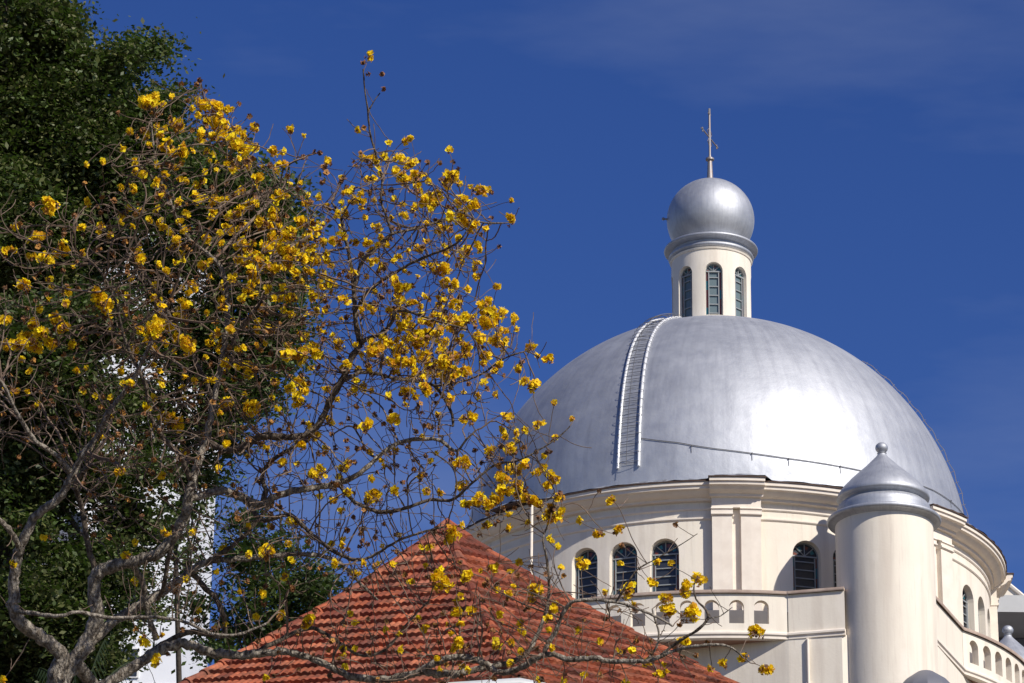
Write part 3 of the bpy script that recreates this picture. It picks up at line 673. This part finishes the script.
# limbs: (x, y, depth offset m, radius px)
LIMBS = [
 [(60, 760, 0, 17), (58, 700, 0, 15), (58, 672, 0, 13), (62, 655, -.05, 9), (45, 640, -.1, 9), (25, 625, -.15, 8.5), (13, 608, -.2, 8), (14, 590, -.2, 7), (16, 560, -.25, 6.5), (21, 545, -.3, 6), (35, 517, -.35, 5.5), (57, 500, -.4, 5.5), (70, 480, -.45, 5), (82, 455, -.5, 4.5), (97, 438, -.5, 4), (110, 410, -.6, 3.2), (130, 385, -.6, 2.6), (150, 345, -.7, 2.2), (165, 310, -.7, 1.8)],
 [(20, 548, -.3, 4), (8, 528, -.45, 3), (-8, 515, -.6, 2.5), (-30, 500, -.7, 2)],
 [(73, 474, -.45, 3), (55, 455, -.6, 2.8), (35, 440, -.7, 2.6), (18, 415, -.8, 2.4), (5, 388, -.9, 2.1), (-10, 370, -1, 2)],
 [(58, 680, 0, 12), (70, 668, .05, 11), (85, 645, .1, 10), (97, 612, .1, 9), (94, 590, .1, 8.5), (97, 574, .1, 8.5), (112, 567, .05, 8), (130, 562, 0, 8), (158, 554, -.1, 7.5), (174, 536, -.15, 7), (185, 516, -.2, 6.5), (190, 492, -.2, 6), (196, 468, -.1, 5), (206, 440, 0, 4.5), (214, 400, .1, 4), (222, 362, .2, 3.6), (228, 305, .3, 3), (222, 270, .35, 2.6), (208, 254, .4, 2.2), (190, 240, .4, 2), (178, 222, .45, 1.8), (165, 185, .5, 1.5), (154, 150, .5, 1.2), (151, 115, .5, 1)],
 [(80, 652, .1, 8), (108, 626, .2, 7), (135, 608, .3, 6), (165, 590, .4, 5.5), (190, 572, .5, 5), (207, 562, .55, 4.2), (250, 558, .6, 3.4), (300, 554, .7, 2.8), (330, 558, .75, 2.4), (348, 570, .8, 2), (362, 585, .8, 1.6), (380, 602, .8, 1.2)],
 [(207, 562, .55, 3.4), (225, 551, .5, 3), (245, 535, .45, 2.6), (262, 515, .4, 2.2), (276, 500, .4, 2)],
 [(188, 500, -.2, 5), (205, 494, -.1, 5), (225, 490, 0, 5), (240, 497, .1, 5.5), (262, 505, .2, 5), (272, 498, .2, 5), (285, 493, .2, 4.6), (312, 488, .25, 4), (338, 483, .3, 3.6), (360, 473, .3, 3), (384, 452, .35, 2.6), (404, 441, .4, 2.4), (436, 439, .45, 2.2), (448, 446, .45, 2), (457, 451, .5, 1.6), (466, 440, .5, 1.3), (478, 428, .5, 1)],
 [(262, 505, .2, 4), (266, 490, .2, 3.4), (262, 478, .25, 2.6), (270, 462, .2, 2.4), (292, 448, .1, 2), (310, 440, 0, 1.8)],
 [(206, 440, 0, 4), (225, 450, -.1, 4), (243, 447, -.2, 5), (261, 437, -.3, 5), (282, 437, -.35, 4.6), (301, 436, -.4, 4.4), (318, 425, -.4, 4.2), (330, 402, -.4, 4), (345, 374, -.45, 4), (353, 355, -.45, 3.8), (360, 343, -.45, 3.6), (356, 322, -.45, 3), (355, 305, -.45, 2.8), (352, 272, -.4, 2.4), (346, 240, -.4, 2), (340, 215, -.35, 1.5), (330, 200, -.3, 1)],
 [(360, 343, -.45, 2.8), (370, 338, -.5, 2.6), (384, 332, -.55, 2.4), (392, 322, -.6, 2), (396, 312, -.6, 1.6), (410, 312, -.7, 1.4), (440, 322, -.8, 1.2), (470, 330, -.9, 1)],
 [(354, 290, -.45, 2.2), (362, 262, -.4, 2.2), (378, 247, -.35, 2.2), (392, 234, -.3, 2), (415, 229, -.2, 1.6), (441, 221, -.1, 1.4), (460, 212, 0, 1.1), (480, 222, .05, 1), (505, 223, .1, .8), (516, 221, .1, .7)],
 [(392, 234, -.3, 1.6), (386, 215, -.3, 1.5), (381, 200, -.3, 1.4), (382, 180, -.3, 1.3), (376, 155, -.35, 1.2), (370, 133, -.35, 1.1), (368, 112, -.4, 1), (365, 92, -.4, .9), (363, 66, -.4, .7)],
 [(368, 112, -.4, .9), (376, 98, -.4, .7), (383, 90, -.4, .6)],
 [(356, 310, -.45, 2), (370, 290, -.6, 2), (397, 271, -.7, 1.8), (425, 257, -.8, 1.6), (448, 248, -.9, 1.3), (462, 238, -1, 1), (475, 215, -1, .8)],
 [(335, 388, -.4, 2.8), (346, 379, -.2, 2.6), (365, 372, 0, 2.2), (393, 378, .1, 2), (420, 382, .2, 1.8), (434, 386, .2, 1.8), (445, 400, .25, 1.6), (452, 415, .3, 1.5), (453, 430, .3, 1.3)],
 [(434, 386, .2, 1.5), (455, 383, .1, 1.3), (480, 375, 0, 1.2), (505, 358, -.1, 1), (530, 350, -.1, .8)],
 [(97, 690, .4, 8), (120, 676, .4, 7), (142, 661, .45, 6.5), (171, 645, .5, 6.5), (192, 645, .5, 6.5), (213, 653, .5, 6), (250, 655, .45, 6), (277, 651, .4, 5), (300, 655, .35, 4.5), (325, 664, .3, 4.5), (350, 676, .25, 4.5), (380, 679, .2, 5), (405, 676, .15, 5), (422, 671, .1, 5), (436, 662, .05, 4.5), (461, 657, 0, 4.5), (482, 662, -.05, 4.5), (500, 672, -.1, 4), (520, 668, -.2, 3.6), (545, 655, -.3, 3.4), (570, 659, -.35, 3.2), (595, 658, -.4, 3), (608, 661, -.4, 3), (645, 661, -.5, 2.6), (661, 656, -.5, 2.3), (677, 650, -.5, 2.1), (696, 646, -.6, 1.8), (723, 645, -.6, 1.4), (736, 651, -.6, 1), (745, 660, -.6, .8)],
 [(250, 655, .45, 3.5), (280, 640, .5, 2.8), (310, 628, .6, 2.4), (335, 640, .6, 2), (360, 655, .6, 1.8), (385, 650, .65, 1.5), (410, 620, .7, 1.2), (430, 600, .7, 1)],
 [(422, 672, .1, 5), (455, 674, .15, 5), (482, 668, .2, 4), (505, 664, .25, 3.4), (525, 655, .3, 3), (535, 640, .35, 2.4), (545, 615, .4, 2), (549, 590, .4, 1.8), (547, 560, .45, 1.4), (543, 538, .45, 1.1), (552, 520, .5, .9)],
 [(545, 650, -.3, 2.8), (556, 630, -.3, 2.6), (566, 608, -.35, 2.2), (580, 600, -.4, 2), (616, 602, -.45, 1.8), (640, 610, -.5, 1.6), (661, 619, -.5, 1.4), (675, 628, -.5, 1)],
 [(616, 602, -.45, 1.4), (626, 586, -.5, 1.3), (637, 570, -.5, 1.1), (652, 561, -.5, .8), (680, 545, -.5, .6), (700, 532, -.5, .4)],
 [(661, 656, -.5, 1.8), (672, 646, -.5, 1.8), (684, 638, -.55, 1.8), (700, 628, -.6, 1.7), (708, 618, -.6, 1.7), (706, 610, -.6, 1.2), (696, 599, -.6, 1), (694, 585, -.6, .9), (700, 575, -.6, .6)],
 [(645, 661, -.5, 1.4), (655, 650, -.5, 1.3), (659, 634, -.5, 1.1), (655, 620, -.5, 1), (651, 605, -.5, .8)],
 [(708, 618, -.6, 1), (720, 616, -.6, .7), (735, 605, -.6, .4)],
 [(13, 610, -.2, 3.2), (30, 613, -.4, 2.4), (60, 616, -.6, 2.2), (78, 612, -.6, 2), (110, 618, -.6, 2.2), (150, 617, -.6, 2), (185, 622, -.6, 1.8), (213, 634, -.6, 1.8), (240, 634, -.6, 1.6), (270, 622, -.6, 1.2)],
 [(142, 658, .45, 4), (165, 643, .6, 3.6), (190, 632, .65, 3.2), (222, 636, .7, 3), (224, 620, .7, 3), (217, 600, .65, 3.2), (200, 582, .6, 3.2), (186, 566, .5, 3)],
 [(130, 562, 0, 4.5), (142, 580, .2, 4), (145, 600, .3, 3.6), (152, 625, .35, 3.4), (158, 642, .4, 3.5)],
 [(174, 536, -.15, 4), (168, 560, -.1, 3), (164, 585, 0, 2.6), (158, 600, .2, 2.4)],
 [(97, 574, .1, 4), (88, 545, .1, 3.5), (82, 510, .1, 3), (76, 485, 0, 2.8), (85, 470, -.1, 2.4), (100, 462, -.2, 2), (130, 455, -.2, 1.8)],
 [(190, 478, -.2, 3.5), (180, 455, -.3, 3), (165, 440, -.4, 2.6), (150, 415, -.5, 2.2), (145, 385, -.6, 2), (125, 340, -.6, 1.8), (115, 300, -.6, 1.5), (100, 270, -.6, 1.2)],
 [(214, 400, .1, 3), (200, 370, .2, 2.6), (185, 340, .3, 2.2), (160, 300, .4, 2), (140, 260, .5, 1.6), (132, 215, .5, 1.2)],
 [(222, 362, .2, 3), (240, 330, .1, 2.6), (262, 300, 0, 2.2), (275, 270, -.1, 2), (280, 240, -.2, 1.6), (262, 200, -.2, 1.2), (240, 160, -.2, 1)],
 [(340, 485, .3, 2.6), (352, 500, .2, 2.4), (380, 512, .1, 2.4), (405, 508, 0, 2.2), (430, 500, 0, 2), (452, 500, -.1, 1.8), (470, 485, -.2, 1.5), (495, 465, -.2, 1.2), (520, 460, -.3, 1), (555, 440, -.3, .8), (572, 424, -.3, .6)],
 [(281, 182, -.2, 1.1), (284, 168, -.25, 1), (296, 161, -.3, .8), (308, 156, -.35, .7), (321, 152, -.4, .5)],
 [(206, 118, .3, 1), (203, 95, .2, .8), (200, 76, -.1, .5)],
 [(246, 500, .1, 3), (262, 520, -.1, 2.6), (290, 515, -.2, 2.6), (312, 535, -.3, 2.6), (335, 552, -.35, 2.4), (355, 560, -.4, 2.2), (372, 556, -.4, 1.8), (400, 540, -.4, 1.5), (430, 530, -.4, 1.2), (455, 525, -.4, 1)],
]
CLUST = """151,105,12 176,127,11 165,149,6 178,154,9 211,108,13 219,127,13 241,145,12 204,136,8 246,165,8 274,154,7 276,168,4 204,173,4 46,208,12 13,228,5 37,239,8 61,250,10 48,263,10 83,254,4 26,288,10 66,290,7 129,210,5 86,166,3 176,239,5 138,259,6 241,191,5 226,202,5 259,263,12 281,241,14 241,246,8 211,219,5 98,305,15 56,322,11 32,341,16 54,341,10 30,326,8 144,331,7 165,331,11 190,345,10 186,312,11 83,393,5 95,397,4 146,408,5 226,405,9 251,406,9 169,417,7 246,371,9 212,382,5 246,229,8 211,278,4
170,425,15 254,410,11 300,354,12 314,352,8 299,386,10 299,402,7 317,475,10 146,407,6 187,345,9 156,333,12 328,423,7 210,344,4 330,287,9 376,294,4 397,296,11 413,305,5 397,313,5 451,285,6 485,305,8 490,322,12 502,333,6 530,347,6 548,361,6 530,384,9 407,391,7 428,389,8 467,420,9 446,319,10 407,326,9 435,333,10 450,362,13 467,350,8 485,355,8 464,371,8 397,364,10 376,355,8 341,347,8 506,419,7 516,434,5 490,450,6 509,450,7 527,466,7 520,491,12 502,480,8 553,480,8 555,438,5 572,420,4 464,487,8 457,463,7 376,498,12 320,498,5 467,505,6 488,505,8 365,427,8 395,419,8 372,480,4 555,515,10 541,505,6
406,140,6 370,160,7 402,174,11 411,164,8 451,177,9 434,197,12 461,201,8 478,192,9 468,224,11 512,221,8 468,255,9 481,248,6 439,270,11 424,266,5 476,278,5 497,288,5 360,201,5 374,201,3 338,241,8 362,209,4 397,283,8 488,322,10 441,231,7 394,263,4
395,492,6 463,465,8 511,451,8 481,502,9 552,516,10 449,536,11 436,579,10 443,588,9 463,575,9 491,570,7 454,611,7 470,611,5 463,646,10 497,646,6 536,591,8 518,563,5 497,591,4 509,595,5 429,550,5 461,598,4 486,525,6 509,529,5 345,493,6 342,540,3 538,682,5 611,501,6 557,547,4 628,593,9 582,564,8 698,580,8 653,582,6 682,591,9 667,613,8 688,615,11 686,642,8 756,634,9 744,657,7 764,669,9 725,665,6 711,669,5 619,652,5 578,632,4 537,591,8 599,535,6 605,593,4 665,599,7 619,531,6
304,622,10 261,597,6 256,618,5 285,577,5 242,593,5 267,554,8 288,545,5 279,618,6 265,680,5 185,581,4 267,449,5 302,447,7 14,565,5 130,557,6 162,477,5 144,642,6 157,662,7 3,682,4 183,455,5 44,538,3 265,225,9 272,214,7 300,222,7 225,300,6 270,330,6 232,330,5 290,300,7 315,300,6 345,300,6 420,345,8 480,338,8 410,365,7 432,372,8 290,262,8 300,245,6 318,262,7 180,180,5 235,215,7 250,205,7 255,180,6 200,200,5 205,240,6 195,290,5 245,290,7 262,310,6 10,345,9 5,322,6 75,345,6 20,360,5 120,372,5 40,310,5"""
CLUST += ' 215,118,8 228,112,6 236,132,7 222,140,8 206,122,6 252,150,7 232,232,8 262,222,7 276,226,9 290,236,9 286,252,10 268,250,9 252,276,9 240,262,8 300,258,7 308,272,6 272,270,8 430,322,9 455,325,9 470,318,8 500,345,9 476,342,9 442,345,9 425,360,10 415,340,8 460,356,10 448,375,9 402,350,8 386,345,8 372,350,7 440,366,8 495,340,8 488,312,9 310,350,9 288,356,8 292,390,7 416,190,8 425,200,8 446,184,7 472,205,8 462,215,8 404,160,7 420,175,7 20,345,10 44,335,9 62,328,8 150,345,7 160,325,8 176,338,7 505,490,9 530,500,9 545,485,7 515,470,8 495,500,8 540,470,6 560,500,6'
clusters = [tuple(float(q) for q in t.split(',')) for t in CLUST.split()]
def crown_depth(px, py, r):
    t = ((px-270)/300)**2+((py-350)/290)**2
    return r.uniform(-1, 1)*1.5*math.sqrt(max(.05, 1-t))
ri = random.Random(33)
nodes = []; par = []; fixr = []; limb_id = []
for li, Lm in enumerate(LIMBS):
    pts = [Vector(at(x, y, TD+d)) for x, y, d, r in Lm]; rs = [r*PX*(.84 if r < 4 else .74) for *_, r in Lm]
    start = -1
    if li > 0 and nodes:      # graft each limb on the nearest earlier node
        arr = np.array(nodes); dd = np.linalg.norm(arr-np.array(pts[0]), axis=1); j = int(dd.argmin())
        if dd[j] < .5: start = j
    prev = start
    for i in range(len(pts)-1):
        ln = (pts[i+1]-pts[i]).length; k = max(1, int(ln/.035))
        p0 = pts[max(i-1, 0)]; p3 = pts[min(i+2, len(pts)-1)]
        for q in range(k):
            t = q/k; a, b, c, d = p0, pts[i], pts[i+1], p3
            p = .5*((2*b)+(c-a)*t+(2*a-5*b+4*c-d)*t*t+(3*b-a-3*c+d)*t**3)
            r = rs[i]*(1-t)+rs[i+1]*t
            p = p+Vector((ri.gauss(0, 1), ri.gauss(0, 1), ri.gauss(0, 1)))*min(.006, r*.12)
            nodes.append(tuple(p)); par.append(prev); fixr.append(r); limb_id.append(li); prev = len(nodes)-1
nlimb = len(nodes)
# attractors
att = []; attc = []
for cx_, cy_, cr_ in clusters:
    on_edge = cx_ > 520 or (cy_ > 520)
    dpt = ri.uniform(-.5, .3) if on_edge else crown_depth(cx_, cy_, ri)
    p = at(cx_, cy_, TD+dpt); att.append(tuple(p)); attc.append(cr_)
ncl = len(att)
CROWN = [(-30, 215), (30, 200), (95, 205), (115, 150), (140, 105), (165, 95), (200, 100), (235, 120), (262, 150), (300, 190), (335, 185), (362, 150), (395, 140), (440, 172), (480, 190), (490, 260), (495, 320), (545, 350), (540, 385), (500, 400), (555, 440), (555, 500), (545, 530), (480, 540), (420, 560), (340, 590), (300, 630), (230, 640), (150, 600), (100, 540), (60, 480), (20, 460), (-30, 440)]
def inside(x, y, P):
    c = False; j = len(P)-1
    for i in range(len(P)):
        if (P[i][1] > y) != (P[j][1] > y) and x < (P[j][0]-P[i][0])*(y-P[i][1])/(P[j][1]-P[i][1])+P[i][0]: c = not c
        j = i
    return c
while len(att) < ncl+2900:
    x, y = ri.uniform(-30, 560), ri.uniform(95, 650)
    if not inside(x, y, CROWN): continue
    w = 1.0 if (y < 470 and 110 < x < 480) else .55
    if x > 300 and y > 400: w = .55
    if ri.random() > w: continue
    att.append(tuple(at(x, y, TD+crown_depth(x, y, ri))))
while len(att) < ncl+3300:       # twigs over the tiled roof
    x, y = ri.uniform(330, 700), ri.uniform(560, 690)
    if y < 527+abs(x-447)*.45: continue
    att.append(tuple(at(x, y, TD+ri.uniform(-.7, .5))))
att = np.array(att); alive = np.ones(len(att), bool)
arr = np.array(nodes); nearest = np.empty(len(att), int); nd = np.empty(len(att))
for i in range(len(att)):
    dd = np.linalg.norm(arr-att[i], axis=1); nearest[i] = dd.argmin(); nd[i] = dd.min()
STEP = .055; KILL = .06; INF = 1.6
tipatt = {}
for it in range(90):
    act = np.where(alive & (nd < INF))[0]
    if len(act) == 0: break
    grow = {}
    for i in act: grow.setdefault(int(nearest[i]), []).append(i)
    newp = []; newi = []
    for k, lst in grow.items():
        p = np.array(nodes[k]); v = att[lst]-p; v /= np.linalg.norm(v, axis=1)[:, None]+1e-9
        d = v.sum(axis=0); l = np.linalg.norm(d)
        if l < 1e-6: continue
        d = d/l
        if par[k] >= 0:
            pd = p-np.array(nodes[par[k]]); pl = np.linalg.norm(pd)
            if pl > 1e-6 and k >= nlimb: d = d+1.15*pd/pl
        d = d+rng.normal(size=3)*.15+np.array([0, 0, .10]); d /= np.linalg.norm(d)
        q = p+d*STEP; newp.append(q); newi.append(len(nodes)); nodes.append(tuple(q)); par.append(k); fixr.append(0); limb_id.append(-1)
    newp = np.array(newp); newi = np.array(newi)
    ai = np.where(alive)[0]
    D_ = np.linalg.norm(att[ai][:, None, :]-newp[None, :, :], axis=2); mi = D_.argmin(axis=1); md = D_[np.arange(len(ai)), mi]
    up_ = md < nd[ai]; nearest[ai[up_]] = newi[mi[up_]]; nd[ai[up_]] = md[up_]
    kill = alive & (nd < KILL)
    for i in np.where(kill)[0]: tipatt[i] = int(nearest[i])
    alive &= ~kill
print('nodes', len(nodes), 'attractors left', int(alive.sum()))
# short spur twigs
N1 = len(nodes); childn = np.zeros(N1, int)
for p in par:
    if p >= 0: childn[p] += 1
for k in range(N1):
    if k < nlimb and fixr[k] > .03: pr_ = .015
    else: pr_ = .16
    x_ = nodes[k]
    if ri.random() < pr_ and par[k] >= 0:
        d = Vector((ri.gauss(0, 1), ri.gauss(0, 1), ri.gauss(.35, 1))).normalized(); prev = k; p = Vector(nodes[k])
        for s in range(ri.randint(3, 8)):
            d = (d+Vector((ri.gauss(0, .12), ri.gauss(0, .12), ri.gauss(.05, .12)))).normalized(); p = p+d*.045
            nodes.append(tuple(p)); par.append(prev); fixr.append(0); limb_id.append(-2); prev = len(nodes)-1
NN = len(nodes); nodes_np = np.array(nodes)
kids = [[] for _ in range(NN)]
for i, p in enumerate(par):
    if p >= 0: kids[p].append(i)
R_ = np.zeros(NN); EXPO = 2.55; TIP = .0034
acc = np.zeros(NN)
for i in range(NN-1, -1, -1):
    a = acc[i] if acc[i] > 0 else TIP**EXPO
    R_[i] = min(a**(1/EXPO), .035)
    if fixr[i]: R_[i] = fixr[i]
    if par[i] >= 0: acc[par[i]] += (min(R_[i], .03)**EXPO if not fixr[i] else 0) if False else a
for i in range(nlimb, NN):
    R_[i] = min(R_[i], R_[par[i]]*.93 if par[i] < nlimb else R_[par[i]])
tips = [i for i in range(nlimb, NN) if not kids[i]]
def chains(sel):
    out = []; used = set()
    for i in sel:
        if i in used: continue
        if par[i] >= 0 and par[i] in selset and main[par[i]] == i: continue
        ch = [par[i]] if par[i] >= 0 else []
        rr_ = [min(R_[par[i]], R_[i]*1.15)] if par[i] >= 0 else []
        k = i
        while True:
            ch.append(k); rr_.append(R_[k]); used.add(k)
            nx = main.get(k)
            if nx is None or nx not in selset: break
            k = nx
        out.append((ch, rr_))
    return out
main = {}
for i in range(NN):
    if kids[i]:
        same = [k for k in kids[i] if limb_id[k] == limb_id[i] and k < nlimb] if i < nlimb else kids[i]
        if i < nlimb: main[i] = same[0] if same else None
        else: main[i] = max(same, key=lambda k: R_[k])
trunk_l = {0}; 
def emit(name, sel, m, sides, parent):
    global selset
    selset = set(sel); mb = MB()
    for ch, rr_ in chains(sorted(sel)):
        if len(ch) < 2: continue
        n0 = len(mb.v); mb.tube([nodes[k] for k in ch], rr_, sides)
        if sides >= 7:
            for q in range(len(ch)):
                c_ = Vector(nodes[ch[q]])
                for j in range(sides):
                    v = Vector(mb.v[n0+q*sides+j]); d = v-c_; z_ = mnoise.noise(v*16)*.42+mnoise.noise(v*45+Vector((9, 2, 5)))*.30+.04
                    mb.v[n0+q*sides+j] = tuple(c_+d*(1+z_*.75))
    o = mb.build(name, m, parent, 50, clean=False); o.matrix_parent_inverse = INV
    return o
# trunk down to the ground + first fork
b0 = Vector(nodes[0]); g0 = Vector((IP.location.x, IP.location.y, -.2))
mb = MB(); mb.tube([g0, g0.lerp(b0, .5)+Vector((.15, 0, 0)), b0-Vector((0, 0, .3)), b0], [.34, .24, .16, .15], 14)
tk = mb.build('trunk', M['bark'], IP, 70); tk.matrix_parent_inverse = INV
for li in range(len(LIMBS)):
    sel = [i for i in range(nlimb) if limb_id[i] == li]
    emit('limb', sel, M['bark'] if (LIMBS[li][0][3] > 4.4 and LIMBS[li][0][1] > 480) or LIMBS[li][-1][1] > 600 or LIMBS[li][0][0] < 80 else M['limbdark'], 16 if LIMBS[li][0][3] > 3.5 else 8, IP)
emit('twigs', range(nlimb, NN), M['twig'], 4, IP)
# ---------------- blossoms
def flower(rf, sz):
    """one trumpet flower: tube and five ruffled lobes; +z is the axis"""
    V = []; Fc = []
    n = 5; z0 = -.9*sz
    for k in range(n):
        a = 2*math.pi*k/n; V.append((.07*sz*math.cos(a), .07*sz*math.sin(a), z0))
    for k in range(n):
        a = 2*math.pi*k/n; V.append((.22*sz*math.cos(a), .22*sz*math.sin(a), -.1*sz))
    for k in range(n): Fc.append((k, (k+1) % n, n+(k+1) % n, n+k))
    for k in range(n):
        a = 2*math.pi*(k+.5)/n; b = len(V); l = rf.uniform(.5, .82)*sz; w = .55
        V.append((l*math.cos(a-w), l*math.sin(a-w), rf.uniform(-.02, .16)*sz)); V.append((l*1.18*math.cos(a), l*1.18*math.sin(a), rf.uniform(-.12, .14)*sz)); V.append((l*math.cos(a+w), l*math.sin(a+w), rf.uniform(-.02, .16)*sz))
        Fc.append((n+k, b, b+1)); Fc.append((n+k, b+1, n+(k+1) % n)); Fc.append((n+(k+1) % n, b+1, b+2))
    return V, Fc
rf = random.Random(3)
FV = [flower(rf, 1) for _ in range(8)]
class FM:
    def __init__(s): s.v = []; s.f = []; s.t = []
    def put(s, c, d, sz, col):
        V, Fc = rf.choice(FV); q = Vector(d).to_track_quat('Z', 'Y').to_matrix() @ Matrix.Rotation(rf.uniform(0, 6.28), 3, 'Z'); n = len(s.v)
        s.v += [tuple(Vector(c)+q @ (Vector(v)*sz)) for v in V]; s.f += [tuple(i+n for i in f) for f in Fc]; s.t += [col]*len(Fc)
    def build(s, name, m, parent):
        me = bpy.data.meshes.new(name); me.from_pydata(s.v, [], s.f); me.update()
        a = me.attributes.new('tint', 'FLOAT_COLOR', 'FACE'); a.data.foreach_set('color', np.array(s.t, dtype=np.float32).ravel())
        o = link(name, me, m, parent); o.matrix_parent_inverse = INV; return o
def ycol():
    b = rf.uniform(.92, 1.1); g_ = rf.uniform(.60, .74)
    if rf.random() < .10: return (.55, .26, .02, 1)
    return (.90*b, g_*b, rf.uniform(.008, .03), 1)
def cluster(fm, dm, c, r, dens=1.0):
    c = Vector(c); nf = max(3, int((r/.035)**2*4.4*dens))
    nl = 1 if r < .045 else rf.randint(2, 4); lumps = []
    for _ in range(nl):
        lumps.append((Vector((rf.gauss(0, 1), rf.gauss(0, .8), rf.gauss(0, .45))).normalized()*r*(.0 if nl == 1 else .55), r*rf.uniform(.4, .7) if nl > 1 else r*.8))
    for _ in range(nf):
        lc, lr = rf.choice(lumps)
        d = Vector((rf.gauss(0, 1), rf.gauss(0, 1), rf.gauss(.35, 1))).normalized()
        p = c+lc+d*lr*rf.uniform(.3, 1.0)+Vector((0, 0, .01)); fm.put(p, (d+Vector((rf.gauss(0, .4), rf.gauss(0, .4), rf.gauss(-.1, .4)))), rf.uniform(.030, .052) if r > .05 else rf.uniform(.026, .044), ycol())
    for _ in range(max(1, int(nf*.42))):
        d = Vector((rf.gauss(0, 1), rf.gauss(0, 1), rf.gauss(-.2, 1))).normalized(); dm.put(c+d*r*rf.uniform(.2, .9), d, rf.uniform(.016, .028), rf.choice([(.20, .085, .025, 1), (.30, .13, .03, 1), (.13, .06, .025, 1), (.42, .20, .03, 1)]))
big = sorted(range(ncl), key=lambda i: -attc[i])
dm = FM(); rest = FM()
for rank, i in enumerate(big):
    r = attc[i]*PX*1.0
    if rank < 100:
        fm = FM(); cluster(fm, dm, att[i], r); fm.build('flower_cluster', M['petal'], IP)
    else: cluster(rest, dm, att[i], r)
# smaller sprays at the twig ends
from mathutils import Vector as V3
def topx(p):
    p = Vector(p)-Vector((0, 0, CAMZ)); c, s = math.cos(TH), math.sin(TH); dep = p.y*c+p.z*s; up = -p.y*s+p.z*c
    a = p.x/dep; b = up/dep; cr_, sr_ = math.cos(ROLL), math.sin(ROLL); return 512+F*(a*cr_+b*sr_), 341.5-F*(-a*sr_+b*cr_)
for i in tips:
    x, y = topx(nodes[i])
    if x < 120: pf_ = .11 if y < 400 else .02
    elif y < 230: pf_ = .30
    elif 180 < x < 330 and y < 310: pf_ = .42
    elif x > 380 and 300 < y < 400: pf_ = .50
    elif y < 400: pf_ = .26 if x > 200 else .16
    elif y < 520: pf_ = .16 if x > 300 else .04
    else: pf_ = .13
    if ri.random() < pf_*.72: cluster(rest, dm, nodes[i], ri.uniform(.02, .05), 1.1)
    elif ri.random() < .24:
        for _ in range(ri.randint(2, 5)):
            d = Vector((rf.gauss(0, 1), rf.gauss(0, 1), rf.gauss(.2, 1))).normalized(); dm.put(Vector(nodes[i])+d*.015, d, rf.uniform(.018, .036), rf.choice([(.18, .08, .03, 1), (.25, .11, .035, 1), (.11, .055, .025, 1), (.36, .17, .03, 1)]))
for p in [(363, 62), (368, 74), (382, 74), (383, 89), (320, 153), (303, 157), (200, 80)]:
    q = at(p[0], p[1], TD-.4)
    for _ in range(6):
        d = Vector((rf.gauss(0, 1), rf.gauss(0, 1), rf.gauss(.2, 1))).normalized(); dm.put(q+d*.015, d, .026, (.2, .09, .035, 1))
o = rest.build('small_flower_sprays', M['petal'], IP); o['kind'] = 'stuff'
o = dm.build('dry_calyxes', M['calyx'], IP); o['kind'] = 'stuff'
